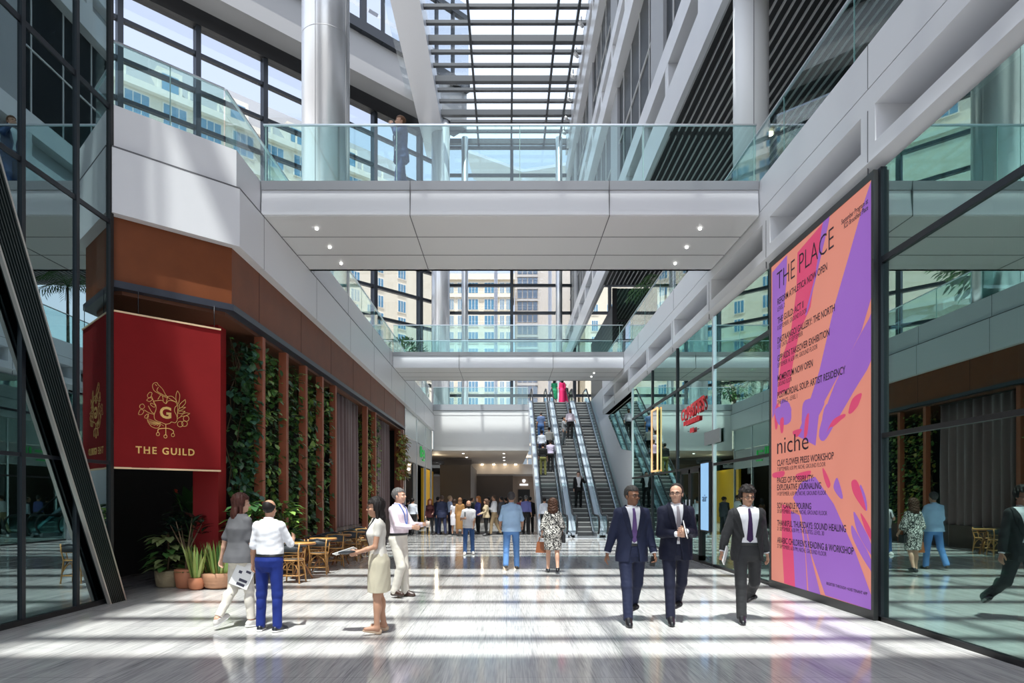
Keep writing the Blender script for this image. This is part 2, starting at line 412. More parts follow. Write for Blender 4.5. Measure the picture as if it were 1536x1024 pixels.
def bridge(y0, y1, joints, label, lights):
    r = thing('footbridge', label, 'footbridge', (0, y0, 7.15))
    MB().prism([(XL, y0 + .06, 7.42), (XL, y0 + .06, H2), (XL, y1, H2), (XL, y1, 7.42)], (XR - XL, 0, 0)).build('deck', GREY, r, True)
    MB().prism([(XL + .02, y0, H2), (XL + .02, y0 + .10, H2 + .015), (XL + .02, y0 + .10, H2 - .16), (XL + .02, y0 + .03, H2 - .16)], (XR - XL - .04, 0, 0)).build('front_lip', GREY, r, True)
    MB().prism([(XL + .02, y0 + .06, H2 - .16), (XL + .02, y0 + .2, H2 - .16), (XL + .02, y0 + .2, 7.14), (XL + .02, y0, 7.14)], (XR - XL - .04, 0, 0)).build('front_panel', WHITE, r, True)
    MB().box(XL + .02, XR - .02, y0 + .02, y1, 7.12, 7.2).build('soffit', mat('soffit_white', (.66, .66, .66), .45), r, True)
    MB().box(XL + .02, XR - .02, y1 - .1, y1, 7.12, H2).build('back_panel', WHITE, r, True)
    sm = MB()
    for j in joints: sm.box(j - .008, j + .008, y0 - .004, y1, 7.112, 7.125).box(j - .006, j + .006, y0 - .006, y0 + .05, 7.12, H2)
    for k in (1, 2): 
        yy = y0 + (y1 - y0) * k / 3; sm.box(XL + .02, XR - .02, yy - .006, yy + .006, 7.113, 7.125)
    sm.build('seam', SEAM, r, True)
    gr = thing('glass_balustrade', 'clear glass balustrade along the front of the ' + ('near' if y0 < 20 else 'far') + ' footbridge', 'balustrade', (0, y0 + .1, H2))
    E_ = .018
    js = [.005, .27, .52, .77, .995] if y0 < 20 else [.02, .29, .5, .7, .985]
    rail_glass(gr, (XL + .02, y0 + .13, 0), (XR - .02, y0 + .13, 0), H2 + E_, 1.14, js)
    g2 = thing('glass_balustrade', 'clear glass balustrade along the back of the ' + ('near' if y0 < 20 else 'far') + ' footbridge', 'balustrade', (0, y1 - .1, H2))
    rail_glass(g2, (XL + .02, y1 - .1, 0), (XR - .02, y1 - .1, 0), H2 + E_, 1.14, [.25, .5, .75])
    for i, (x, y, lab) in enumerate(lights):
        o = tag(MB().lathe([(.022, 0), (.032, .006), (.032, .03)], (0, 0, -.035), 14).build('downlight', mat('lit_lamp', (1, 1, 1), .5, emit=(1, .98, .95), estr=4)), lab, 'ceiling light', 'downlights under the near bridge')
        o.location = (x, y, 7.115)
lt = []
for side, nm in ((-3.86, 'left'), (3.93, 'right')):
    for k in range(3):
        lt.append((side, 13.55 + k * 1.0, ['front', 'middle', 'rear'][k] + ' downlight under near footbridge, at its %s end' % nm))
bridge(12.97, 16.1, [-1.88, 2.0], 'near white footbridge crossing the hall high in the picture', lt)
lt = [(3.8, 29.0 + k * .9, ['front', 'rear'][k] + ' downlight under the far footbridge near the right wall') for k in range(2)]
bridge(28.0, 31.0, [-2.0, 1.95], 'far white footbridge crossing the hall behind the near one', lt)
r = thing('glass_balustrade', 'clear glass balustrade on the far landing left of the escalators', 'balustrade', (0, 43.6, H2))
rail_glass(r, (XL, 43.6, 0), (1.4, 43.6, 0), H2, 1.14, [.33, .66])
r = thing('glass_balustrade', 'glass balustrade along the left upper floor above the russet fascia', 'balustrade', (-5, 20, H2))
a = P0 + ch * .05 - nrm * .25; b = P1 - nrm * .25 - ch * .12
rail_glass(r, a, b, H2, 1.14, [.5], Vector((nrm.x, nrm.y, 0)))
rail_glass(r, (-5.05, 11.95, 0), (-5.05, 43.4, 0), H2, 1.14, [k / 14 for k in range(1, 14)], Vector((1, 0, 0)))

# ------------------------------------------------------------------ right side: niche fascia, glass front
t = sroot('trim_4', 'white right fascia with a row of deep recessed niches')
XB = XR + .75
posts = [9.1 + 3.57 * k for k in range(-4, 8)]
for (z0, z1, y1, nm) in ((7.2, H2, 34.2, 'upper_band'), (6.9, 7.185, 34.2, 'niche_head'), (6.17, 6.4, 34.2, 'niche_sill')):
    structure(nm, MB().box(XR, XB, -5, y1, z0, z1), WHITE, t)
structure('bottom_lip', MB().prism([(XR - .03, -5, 6.16), (XR + .1, -5, 5.97), (XB, -5, 5.97), (XB, -5, 6.17), (XR - .03, -5, 6.17)], (0, 39.2, 0)), WHITE, t)
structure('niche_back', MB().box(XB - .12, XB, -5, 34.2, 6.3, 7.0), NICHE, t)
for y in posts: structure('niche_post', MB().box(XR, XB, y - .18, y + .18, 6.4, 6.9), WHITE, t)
sm = MB()
for y in posts: sm.box(XR - .004, XR + .01, y - .008, y + .008, 5.99, 6.9)
for y in [9.1 + 5.3 * k for k in range(-2, 5)]: sm.box(XR - .004, XR + .01, y - .006, y + .006, 7.2, H2)
structure('seam', sm.box(XR + .01, XR + .3, -5, 34.2, 7.184, 7.202), SEAM, t)
structure('recessed_band', MB().box(5.3, 5.9, 34.2, 43.5, 6.0, H2).box(XR, 5.9, 34.2, 34.4, 6.0, H2), WHITE2, t)

g = sroot('window_3', 'teal reflective glass shop front along the right wall')
edges = [-5, -1.5, 2.0, 5.4, 8.79, 12.36, 15.9, 19.3, 22.6, 26.2]
for i in range(len(edges) - 1):
    a, b = edges[i], edges[i + 1]
    for (z0, z1) in ((.05, 2.42), (2.46, 4.72), (4.78, 5.96)):
        structure('pane', MB().box(XR + .02, XR + .04, a + .02, b - .02, z0, z1), G_RIGHT, g)
for y in edges:
    structure('mullion', MB().box(XR - .02, XR + .10, y - .045, y + .045, 0, 5.97), STEEL if y in (15.9, 26.2) else DARKM, g)
structure('transom', MB().box(XR - .01, XR + .09, -5, 26.2, 4.71, 4.79), DARKM, g)
structure('transom', MB().box(XR - .01, XR + .09, -5, 26.2, 2.41, 2.47), BLACK, g)
structure('bottom_rail', MB().box(XR - .02, XR + .1, -5, 26.2, 0, .06), BLACK, g)
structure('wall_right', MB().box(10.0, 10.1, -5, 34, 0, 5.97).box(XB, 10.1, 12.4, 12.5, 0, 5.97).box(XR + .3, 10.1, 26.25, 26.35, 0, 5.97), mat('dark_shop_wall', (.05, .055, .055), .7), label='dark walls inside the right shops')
structure('ceiling_5', MB().box(XR + .12, 14, -5, 34.2, 5.97, 6.14), mat('shop_ceiling', (.12, .12, .12), .6), label='dark ceiling of the right shops')
structure('wall_escalator', MB().box(5.28, 5.4, 26.3, 43.5, 0, 6.0).box(XR, 5.4, 26.25, 26.35, 0, 5.97), mat('white_escalator_wall', (.74, .75, .76), .4), label='white wall beside the right escalator')
# recessed glass strip above the white wall
structure('window_4', MB().prism([(5.26, 26.6, 3.5), (5.26, 26.6, 5.9), (5.26, 34.5, 5.9), (5.26, 30.5, 3.9)], (.01, 0, 0)), G_RIGHT, label='glass strip above the white wall by the escalators')

# upper floors on the right
structure('ceiling_6', MB().box(XR + .75, 16, -5, 56, 7.2, 7.78), mat('upper_right_slab', (.4, .4, .4), .5), label='upper floor slab on the right side')
r = thing('glass_balustrade', 'glass balustrade along the right upper floor above the niches', 'balustrade', (5, 15, H2))
rail_glass(r, (XR + .1, -5, 0), (XR + .1, 34.1, 0), H2, 1.14, [k / 16 for k in range(1, 16)], Vector((1, 0, 0)))
c = sroot('ceiling_7', 'black slatted ceiling above the right upper floor')
structure('ceiling_board', MB().box(XR + .16, 17, -5, 36.2, 13.25, 13.4), BLACK, c)
sl = MB()
for k in range(53):
    x = 5.2 + k * .215
    for (a, b) in ((-5, 6.5), (6.8, 13.5), (13.8, 21), (21.3, 29), (29.3, 36)): sl.box(x - .018, x + .018, a, b, 13.19, 13.25)
structure('ceiling_slats', sl, SLAT, c)
o = tag(MB().lathe([(.06, 0), (.08, .02), (.08, .1)], (0, 0, 0), 12).build('downlight', MATS['warm_lamp']), 'single warm downlight between the slats of the black ceiling', 'ceiling light'); o.location = (8.37, 21.15, 13.148)
for n, (z0, z1) in enumerate(((13.0, 15.7), (21.0, 23.5), (28.2, 31.4))):
    t = sroot('trim_%d' % (5 + n), ['white slab edge above the black slatted ceiling', 'white slab edge one floor higher on the right', 'white slab edge under the right side of the roof'][n])
    h = z1 - z0
    structure('upper_band', MB().box(XR, XR + .8, -5, 56, z0 + h * .72, z1), WHITE2, t)
    structure('lower_band', MB().box(XR, XR + (.16 if n == 0 else .8), -5, 56, z0, z0 + h * .42), WHITE2, t)
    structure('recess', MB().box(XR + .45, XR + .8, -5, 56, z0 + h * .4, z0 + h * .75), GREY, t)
    pm = MB()
    for k in range(17): pm.box(XR + .01, XR + .7, -4.6 + 3.57 * k, -4.2 + 3.57 * k, z0 + h * .4, z0 + h * .75)
    structure('recess_post', pm, WHITE2, t)
for n, (z0, z1) in enumerate(((15.7, 21.0), (23.5, 28.2))):
    w = sroot('window_%d' % (5 + n), ['dark office glazing above the first white slab edge', 'dark office glazing under the roof slab edge'][n])
    structure('pane', MB().box(XR + .4, XR + .45, -5, 56, z0, z1), SLATE, w)
    for k in range(5):
        y = 13 + k * 9.2
        structure('pier', MB().box(XR + .28, XR + .6, y, y + 1.9, z0, z1), GREY, w)
    ml = MB()
    for k in range(34): ml.box(XR + .36, XR + .42, -4 + k * 1.8, -3.95 + k * 1.8, z0, z1)
    ml.box(XR + .35, XR + .42, -5, 56, (z0 + z1) / 2 - .03, (z0 + z1) / 2 + .03)
    structure('mullion', ml, SLAT, w)
structure('wall_upper_right', MB().box(15.5, 15.7, -5, 36, H2, 13.2), SLATE, label='dark glazed rear wall of the right upper floor')
gb = sroot('window_7', 'dark glass box standing on the far right of the upper level')
structure('pane', MB().box(5.75, 8.1, 36.0, 36.03, H2, 13.0), G_DARK, gb)
structure('pane', MB().box(8.07, 8.1, 36.03, 50, H2, 13.0), G_DARK, gb)
structure('frame', MB().box(5.70, 5.95, 35.95, 36.05, H2, 13.0).box(8.0, 8.12, 35.95, 36.05, H2, 13.0).box(5.75, 8.1, 35.96, 36.04, 9.3, 9.4).box(5.75, 8.1, 35.96, 36.04, 11.2, 11.3), BLACK, gb)
structure('core', MB().box(6.2, 7.6, 39, 49, H2, 13.0), SLATE, gb)

# ------------------------------------------------------------------ columns
def round_column(x, y, rad, z0, z1, m, label, joints):
    c = sroot('column_round', label)
    structure('shaft', MB().lathe([(rad, z0), (rad, z1)], (x, y, 0), 48), m, c)
    sm = MB()
    for z in joints: sm.lathe([(rad + .004, z - .012), (rad + .004, z + .012)], (x, y, 0), 48)
    for a in (-100, -20, 60, 140): sm.box(x + rad * math.cos(R(a)) - .008, x + rad * math.cos(R(a)) + .008, y + rad * math.sin(R(a)) - .008, y + rad * math.sin(R(a)) + .008, z0, z1)
    structure('seam', sm, mat('column_seam', (.25, .25, .26), .5), c)
COLM = mat('satin_column', (.64, .65, .67), .27, .55)
round_column(-5.75, 21.2, .74, H2, 31.2, COLM, 'large silver round column rising left of the near bridge', (16.2, 24.6))
round_column(5.47, 14.95, .375, H2, 13.2, mat('white_column', (.72, .73, .73), .45), 'white round column under the black slatted ceiling', ())
round_column(-5.2, 52.5, .72, H2, 31.4, COLM, 'slim grey column at the far left of the glass end wall', ())
for x in (-3.4, 4.25):
    structure('column_steel', MB().lathe([(.27, H2), (.27, 31)], (x, 54.2, 0), 24), STEEL, label='polished steel post in front of the glass end wall')

# ------------------------------------------------------------------ roof
RZ = 31.2
rf = sroot('ceiling_8', 'glazed louvred roof over the hall')
structure('roof_glass', MB().box(-7.5, XR, -4.1, 55.5, RZ + .75, RZ + .78), G_ROOF, rf)
LB = MB()
ys = [-3.09, -1.8, -.34, 1.46, 3.3] + [4.75 + 1.36 * k for k in range(38)]
for k, y in enumerate(ys):
    if k in (3, 4) or k > 4 and k % 3 == 0: LB.box(-7.5 if y < 33 else -5.1, XR, y - .19, y + .19, RZ - .28, RZ + .12)
    else: LB.box(-7.5 if y < 33 else -5.1, XR, y - .13, y + .13, RZ - .05, RZ + .14)
structure('louvre_beams', LB, mat('roof_louvre', (.055, .06, .068), .45, .2), rf)
for x in (-6.4, -2.3, .38, 3.05, 4.3): structure('roof_purlin', MB().box(x - .07, x + .07, -3.9, 55.5, RZ - .5, RZ - .2), DARKM, rf)
structure('ceiling_9', MB().box(-10, XR + 10, -16, -4.1, RZ - .4, RZ + .6), WHITE2, label='solid roof over the hall entrance')
structure('roof_edge_beam', MB().box(-6.7, -5.0, 34, 56, RZ - .9, RZ + .9), WHITE2, label='pale box beam along the left roof edge')
structure('ceiling_10', MB().box(XR, 17, -5, 56, RZ + .2, RZ + .5), GREY, label='roof over the right side floors')
for k, yy in enumerate((40.6, 43.4, 45.6, 48.2, 50.6, 52.6)):
    sp = thing('spotlight', '%s white spotlight from the near end on the right roof edge' % ['first', 'second', 'third', 'fourth', 'fifth', 'sixth'][k], 'spotlight', (4.55, yy, RZ - .7), group='roof edge spotlights')
    MB().tube([(0, 0, .5), (0, 0, .05)], .03).build('bracket', DARKM, sp)
    MB().tube([(.1, .25, .08), (-.12, -.3, -.1)], [.1, .13], 10).build('lamp_head', WHITE, sp)

# ------------------------------------------------------------------ angled glass wall on the left, X - Y = -60
FA = Vector((-36, 24, 0)); FB = Vector((-4.9, 55.1, 0)); fd = (FB - FA).normalized(); fn = Vector((fd.y, -fd.x, 0))
w = sroot('window_8', 'angled glass curtain wall behind the left upper floor')
flen = (FB - FA).length
structure('pane', MB().prism([tuple(FA), tuple(FB), (FB.x, FB.y, 31), (FA.x, FA.y, 31)], fn * .03), G_FAC, w)
n_m = 10
for k in range(10):
    yy = 25.85 + 3.025 * k; p = Vector((yy - 60, yy, 0))
    structure('mullion', MB().bar(p + Vector((0, 0, 0)), p + Vector((0, 0, 31)), .30, .5, fn), DARKM, w)
for z in [H2 + .7 + 2.27 * k for k in range(10)]:
    structure('transom', MB().bar(FA + Vector((0, 0, z)), FB + Vector((0, 0, z)), .3, .22), DARKM, w)
structure('head_beam', MB().bar(FA + Vector((0, 0, 31.1)), FB + Vector((0, 0, 31.1)), .7, 1.0), BLACK, w)
structure('ring_beam', MB().bar(FA + fn * 1.6 + Vector((0, 0, 32.7)), FB + fn * 1.6 + Vector((0, 0, 32.7)), 1.6, 2.9), mat('ring_beam_grey', (.22, .225, .23), .5), w)
cl = sroot('window_9', 'high clerestory windows above the pale ring beam')
base = fn * 2.6
for k in range(27):
    p = FA + fd * (flen * k / 27) + base
    structure('mullion', MB().bar(p + Vector((0, 0, 34)), p + Vector((0, 0, 41)), .16 if k % 3 else .4, .3, fn), DARKM, cl)
structure('sill', MB().bar(FA + base + Vector((0, 0, 34.4)), FB + base + Vector((0, 0, 34.4)), .4, .7), DARKM, cl)
structure('pane', MB().prism([tuple(FA + base + Vector((0, 0, 34.6))), tuple(FB + base + Vector((0, 0, 34.6))), tuple(FB + base + Vector((0, 0, 41))), tuple(FA + base + Vector((0, 0, 41)))], fn * .02), G_FAC, cl)
structure('head', MB().bar(FA + base + Vector((0, 0, 39.8)), FB + base + Vector((0, 0, 39.8)), .4, .4), DARKM, cl)
cn = thing('roof_canopy', 'white louvred sun canopy outside the clerestory windows', 'canopy', (-25, 45, 38))
for k in range(16):
    p = FA + fd * (flen * (k + .5) / 16)
    MB().bar(p - fn * 7 + Vector((0, 0, 44)), p - fn * .5 + Vector((0, 0, 38.5)), .8, .25, (0, 0, 1)).build('canopy_blade', WHITE, cn, True)

# ------------------------------------------------------------------ far glass end wall, Y = 55
w = sroot('window_10', 'glass end wall of the hall with dark bars')
structure('pane', MB().box(-4.9, 16, 55.0, 55.03, H2, 31), G_FAC, w)
for x in (-4.9, -.0 + .42, 5.6, 8.5, 11.5, 15): structure('mullion', MB().box(x - .13, x + .13, 54.85, 55.2, H2, 31.2), DARKM, w)
for z in [H2 + .1 + 2.27 * k for k in range(11)]: structure('transom', MB().box(-4.9, 16, 54.9, 55.12, z - .11, z + .11), DARKM, w)

# ------------------------------------------------------------------ outside: hotel, tower, canopies
CREAM = mat('cream_render', (.74, .66, .50), .8, noise=.06, nscale=.6)
CREAM2 = mat('cream_trim', (.80, .73, .60), .8)
PANE = mat('blue_window', (.10, .25, .36), .12)
ROOFG = mat('grey_tiled_roof', (.27, .265, .25), .8, noise=.2, nscale=3, stretch=(1, 1, 8))
TOWER = mat('tower_stone', (.40, .36, .32), .8)
def windows(root, o, u, n, cols, rows, ww, wh, m=PANE, frame=True):
    """one window object for each place in a grid on the plane o + u*s, facing n"""
    u = Vector(u); n = Vector(n)
    for s in cols:
        for z in rows:
            c = Vector(o) + u * s
            f = MB().prism([c - u * (ww / 2 + .18) + Vector((0, 0, z - .2)), c + u * (ww / 2 + .18) + Vector((0, 0, z - .2)), c + u * (ww / 2 + .18) + Vector((0, 0, z + wh + .2)), c - u * (ww / 2 + .18) + Vector((0, 0, z + wh + .2))], n * .12)
            q = c + n * .12
            f.prism([q - u * ww / 2 + Vector((0, 0, z)), q + u * ww / 2 + Vector((0, 0, z)), q + u * ww / 2 + Vector((0, 0, z + wh)), q - u * ww / 2 + Vector((0, 0, z + wh))], n * .03, 1)
            for t_ in (-.17, .17): 
                g_ = q + u * (ww * t_) + n * .03
                f.prism([g_ - u * .05 + Vector((0, 0, z)), g_ + u * .05 + Vector((0, 0, z)), g_ + u * .05 + Vector((0, 0, z + wh)), g_ - u * .05 + Vector((0, 0, z + wh))], n * .03, 0)
            f.build('window', [CREAM2, m], root, True)
# hotel seen past the angled wall (parallel to it)
hb = thing('hotel_building', 'cream hotel with grey pitched roof beyond the angled glass wall', 'building', (-30, 60, 0))
u = Vector((1, 1, 0)).normalized(); n_ = Vector((1, -1, 0)).normalized()
O = Vector((-56, 94, 0)); Lh = 58
def hp(s, d, z): return O + u * s - n_ * d + Vector((0, 0, z))
MB().prism([hp(0, 0, 0), hp(Lh, 0, 0), hp(Lh, 24, 0), hp(0, 24, 0)], (0, 0, 61)).build('wall', CREAM, hb, True)
MB().prism([hp(-.9, -.9, 61), hp(Lh, -.9, 61), hp(Lh, 24, 61), hp(-.9, 24, 61)], (0, 0, 1.0)).build('cornice', CREAM2, hb, True)
for z in (54.6, 30.0): MB().prism([hp(-.4, -.4, z), hp(Lh, -.4, z), hp(Lh, 1, z), hp(-.4, 1, z)], (0, 0, .7)).build('string_course', CREAM2, hb, True)
MB().add([hp(-1, 1.5, 62), hp(Lh, 1.5, 62), hp(Lh, 12, 74), hp(2, 12, 74), hp(Lh, 25, 62), hp(-1, 25, 62)], [(0, 1, 2, 3), (3, 2, 4, 5), (0, 3, 5), (1, 4, 2)]).build('roof', ROOFG, hb, True)
cols = []
s_ = 3.5
while s_ < Lh - 3: cols += [s_]; s_ += 5.2
windows(hb, O, u, n_, cols, [57.0], 3.2, 3.4)
windows(hb, O, u, n_, cols[5:], [51.0 - 3.25 * k for k in range(13)], 1.7, 2.1)
for s in (9, 19.5, 30, 40.5):
    d = MB().prism([hp(s - 1.8, 3, 63.5), hp(s + 1.8, 3, 63.5), hp(s + 1.8, 9, 63.5), hp(s - 1.8, 9, 63.5)], (0, 0, 4)).build('dormer', CREAM2, hb, True)
    MB().prism([hp(s - 1.2, 2.9, 64), hp(s + 1.2, 2.9, 64), hp(s + 1.2, 2.9, 66.6), hp(s - 1.2, 2.9, 66.6)], n_ * .1).build('pane', PANE, d, True)
for s in [2 + 4.4 * k for k in range(12)]:
    MB().bar(hp(s, .2, 62), hp(s, .2, 64.4), .25, .25, u).bar(hp(s, .2, 64.4), hp(s + 4.4, .2, 64.4), .2, .2).build('terrace_rail', CREAM2, hb, True)
# cream block facing us
bb = thing('apartment_building', 'cream apartment block with blue windows beyond the glass end wall', 'building', (-8, 138, 0))
MB().box(-14.4, 1.3, 138, 156, 0, 47).build('wall', CREAM, bb, True)
MB().box(-14.6, 1.7, 137.4, 156, 47, 48.2).build('cornice', CREAM2, bb, True)
MB().box(-14.5, 1.4, 137.6, 138, 43.4, 44.0).build('string_course', CREAM2, bb, True)
MB().box(-8.7, -8.2, 137.5, 138, 0, 47).box(-2.4, -1.9, 137.5, 138, 0, 47).build('pilaster', CREAM2, bb, True)
rows = [44.3 - 3.4 * k for k in range(11)]
windows(bb, Vector((0, 138, 0)), (1, 0, 0), (0, -1, 0), [-6.9, -3.6], rows, 1.9, 2.1)
windows(bb, Vector((0, 138, 0)), (1, 0, 0), (0, -1, 0), [-13.2, -11.4, -9.7, -.95, .35], rows[::1], .75, 2.1)
# tower
tb = thing('office_tower', 'grey beige office tower with close rows of windows right of the cream block', 'building', (6, 150, 0))
MB().box(2.0, 16, 150, 170, 0, 62).build('wall', mat('tower_pale', (.60, .54, .46), .8), tb, True)
MB().box(2.3, 7.0, 149.6, 150, 0, 61).build('dark_bay', TOWER, tb, True)
for z in range(0, 21):
    MB().box(2.3, 7.0, 149.4, 149.6, 2.7 * z + .2, 2.7 * z + .7).build('floor_band', mat('tower_band', (.52, .49, .45), .8), tb, True)
    f = MB()
    for k in range(4): f.box(2.5 + 1.15 * k, 3.4 + 1.15 * k, 149.5, 149.6, 2.7 * z + .85, 2.7 * z + 2.75)
    f.build('window', mat('tower_window', (.13, .17, .22), .2), tb, True)
cb = thing('apartment_building', 'cream block with small windows behind the right slab edges', 'building', (26, 140, 0))
MB().box(16.5, 50, 140, 160, 0, 50).build('wall', CREAM, cb, True)
windows(cb, Vector((0, 140, 0)), (1, 0, 0), (0, -1, 0), [18.5 + 3.2 * k for k in range(8)], [40.4 - 3.4 * k for k in range(9)], 1.2, 2.1)
# pale canopies over the street
for i, (x0, x1, lab) in enumerate(((-4, 1.6, 'white sloping street canopy left of the middle mullion'), (1.6, 8, 'white sloping street canopy right of the middle mullion'))):
    c = thing('street_canopy', lab, 'canopy', ((x0 + x1) / 2, 73, 0))
    MB().add([(x0, 66, 36 - 2 * i), (x1, 66, 34 + i), (x1, 80, 38), (x0, 80, 40), (x0, 66, 36.3 - 2 * i), (x1, 66, 34.3 + i), (x1, 80, 38.3), (x0, 80, 40.3)],
             [(0, 1, 2, 3), (7, 6, 5, 4), (0, 4, 5, 1), (1, 5, 6, 2), (2, 6, 7, 3), (3, 7, 4, 0)]).build('canopy_sheet', WHITE, c, True)
    MB().tube([((x0 + x1) / 2, 74, 36.5), ((x0 + x1) / 2, 74, 0)], .2).build('mast', WHITE, c, True)
# point lights at the partition fittings; hall spots and shop lights are added fill
def point_light(loc, power, col=(1, .86, .68), rad=.12):
    l = bpy.data.lights.new('lamp_and_fill_light', 'POINT'); l.energy = power; l.color = col; l.shadow_soft_size = rad
    o = bpy.data.objects.new('lamp_and_fill_light', l); COL.objects.link(o); o.location = loc
for k, x in enumerate((-2.2, -1.15, -.15, .8)): point_light((x, 59.3, 4.3), 6)
for y in (46.0, 50.0, 54.0):
    for x in (-3.0, -.2):
        l = bpy.data.lights.new('fill_spot', 'SPOT'); l.energy = 130; l.color = (1, .88, .74); l.shadow_soft_size = .05; l.spot_size = R(140); l.spot_blend = .6  # spot added to brighten the hall under the landing
        o = bpy.data.objects.new('fill_spot', l); COL.objects.link(o); o.location = (x, y, 4.74)
        o = tag(MB().lathe([(.06, 0), (.075, .01), (.075, .03)], (0, 0, -.03), 14).build('downlight', MATS['lit_lamp']), '%s downlight in the %s row under the far landing' % ('left' if x < -1 else 'right', {46.0: 'front', 50.0: 'middle', 54.0: 'rear'}[y]), 'ceiling light', 'downlights of the hall under the landing')  # made-up fitting to go with the added spot
        o.location = (x, y, 4.778)
point_light((-6.9, 33.4, 3.4), 30, (1, .8, .6), .03); point_light((-5.0, 47.5, 4.3), 30, (1, .85, .6), .05); point_light((7.5, 15.5, 5.6), 60, (1, .75, .45), .03); point_light((7.5, 20.5, 5.6), 60, (1, .75, .45), .03)  # lights added in the shops and by the yellow wall, without fittings

vs = []; fs = []
for j in range(2):
    for i in range(281): vs.append((6.3 + .07 * math.sin(i * 1.3) + .03 * math.sin(i * .37), -4.8 + 13.4 * i / 280, .02 + 5.9 * j))
for i in range(280): fs.append((i, i + 1, 282 + i, 281 + i))
structure('window_curtain', MB().add(vs, fs, 0, True), mat('grey_curtain', (.30, .34, .33), .8), label='long grey curtain behind the right shop glass')
# ------------------------------------------------------------------ people: smooth implicit bodies meshed by surface nets
class Field:
    """a signed distance sampled on a regular grid; primitives are blended into it"""
    def __init__(s, lo, hi, h):
        s.h = h; s.lo = np.array(lo, np.float32); n = np.ceil((np.array(hi) - np.array(lo)) / h).astype(int) + 1
        s.n = n; s.d = np.full(tuple(n), 0.25, np.float32)
        s.ax = [s.lo[i] + h * np.arange(n[i], dtype=np.float32) for i in range(3)]
    def sub(s, lo, hi):
        a = [max(0, int((lo[i] - s.lo[i]) / s.h)) for i in range(3)]
        b = [min(int(s.n[i]), int((hi[i] - s.lo[i]) / s.h) + 2) for i in range(3)]
        if any(a[i] >= b[i] for i in range(3)): return None, None
        sl = tuple(slice(a[i], b[i]) for i in range(3))
        P = np.meshgrid(*[s.ax[i][sl[i]] for i in range(3)], indexing='ij', sparse=True)
        return sl, P
    def blend(s, sl, d, k, op='u'):
        e = s.d[sl]
        if op == 'u':
            if k > 0:
                hh = np.clip(0.5 + 0.5 * (e - d) / k, 0, 1); s.d[sl] = e + (d - e) * hh - k * hh * (1 - hh)
            else: s.d[sl] = np.minimum(e, d)
        elif op == 's':
            if k > 0:
                hh = np.clip(0.5 - 0.5 * (e + d) / k, 0, 1); s.d[sl] = e + (-d - e) * hh + k * hh * (1 - hh)
            else: s.d[sl] = np.maximum(e, -d)
    def cone(s, a, b, ra, rb, k=0.02, op='u', flat=None):
        a = np.array(a, np.float32); b = np.array(b, np.float32); r = max(ra, rb) + k * 2 + 2 * s.h
        sl, P = s.sub(np.minimum(a, b) - r, np.maximum(a, b) + r)
        if sl is None: return s
        ab = b - a; L = max(float(ab @ ab), 1e-9)
        t = np.clip(((P[0] - a[0]) * ab[0] + (P[1] - a[1]) * ab[1] + (P[2] - a[2]) * ab[2]) / L, 0, 1)
        q = [P[i] - a[i] - t * ab[i] for i in range(3)]
        rad = ra + (rb - ra) * t
        if flat is not None:      # flattened across direction `flat`
            n, f = np.array(flat[0], np.float32), flat[1]
            dn = q[0] * n[0] + q[1] * n[1] + q[2] * n[2]
            d = np.sqrt(q[0]**2 + q[1]**2 + q[2]**2 + dn * dn * (1 / f**2 - 1)) - rad
            d = d * (0.5 + 0.5 * f)
        else:
            d = np.sqrt(q[0]**2 + q[1]**2 + q[2]**2) - rad
        s.blend(sl, d, k, op); return s
    def ell(s, c, r, k=0.02, op='u', rot=None):
        c = np.array(c, np.float32); r = np.array(r, np.float32); m = float(r.max()) + 2 * k + 2 * s.h
        sl, P = s.sub(c - m, c + m)
        if sl is None: return s
        q = [P[i] - c[i] for i in range(3)]
        if rot is not None: q = [q[0] * rot[0][j] + q[1] * rot[1][j] + q[2] * rot[2][j] for j in range(3)]
        k0 = np.sqrt((q[0] / r[0])**2 + (q[1] / r[1])**2 + (q[2] / r[2])**2) + 1e-6
        k1 = np.sqrt((q[0] / r[0]**2)**2 + (q[1] / r[1]**2)**2 + (q[2] / r[2]**2)**2) + 1e-6
        s.blend(sl, k0 * (k0 - 1) / k1, k, op); return s
    def torso(s, fr, secs, off=0.0, k=0.02, op='u', wr=None):
        """elliptic sections (z, half width, half depth, y) in the frame fr = (origin, 3x3 axes)"""
        o, A = fr; secs = np.array(secs, np.float32)
        P = np.meshgrid(*s.ax, indexing='ij', sparse=True)
        q = [(P[0] - o[0]) * A[0][j] + (P[1] - o[1]) * A[1][j] + (P[2] - o[2]) * A[2][j] for j in range(3)]
        z = q[2]
        zz = np.linspace(secs[0, 0], secs[-1, 0], 80)
        def sm(col):
            v = np.interp(zz, secs[:, 0], secs[:, col]); 
            for _ in range(3): v[1:-1] = (v[:-2] + 2 * v[1:-1] + v[2:]) / 4
            return np.interp(z, zz, v).astype(np.float32)
        wx = sm(1) + off; wy = sm(2) + off; y0 = sm(3)
        e = np.sqrt((q[0] / wx)**2 + ((q[1] - y0) / wy)**2)
        d = (e - 1) * np.minimum(wx, wy)
        cap = np.maximum(secs[0, 0] - off * .5 - z, z - secs[-1, 0] - off * .3)
        d = np.maximum(d, cap)
        s.blend(tuple(slice(None) for _ in range(3)), d.astype(np.float32), k, op); return s
    def clip(s, p, n):
        """keep the side the normal points away from"""
        P = np.meshgrid(*s.ax, indexing='ij', sparse=True); n = np.array(n, float); n /= np.linalg.norm(n)
        s.d = np.maximum(s.d, ((P[0] - p[0]) * n[0] + (P[1] - p[1]) * n[1] + (P[2] - p[2]) * n[2]).astype(np.float32)); return s
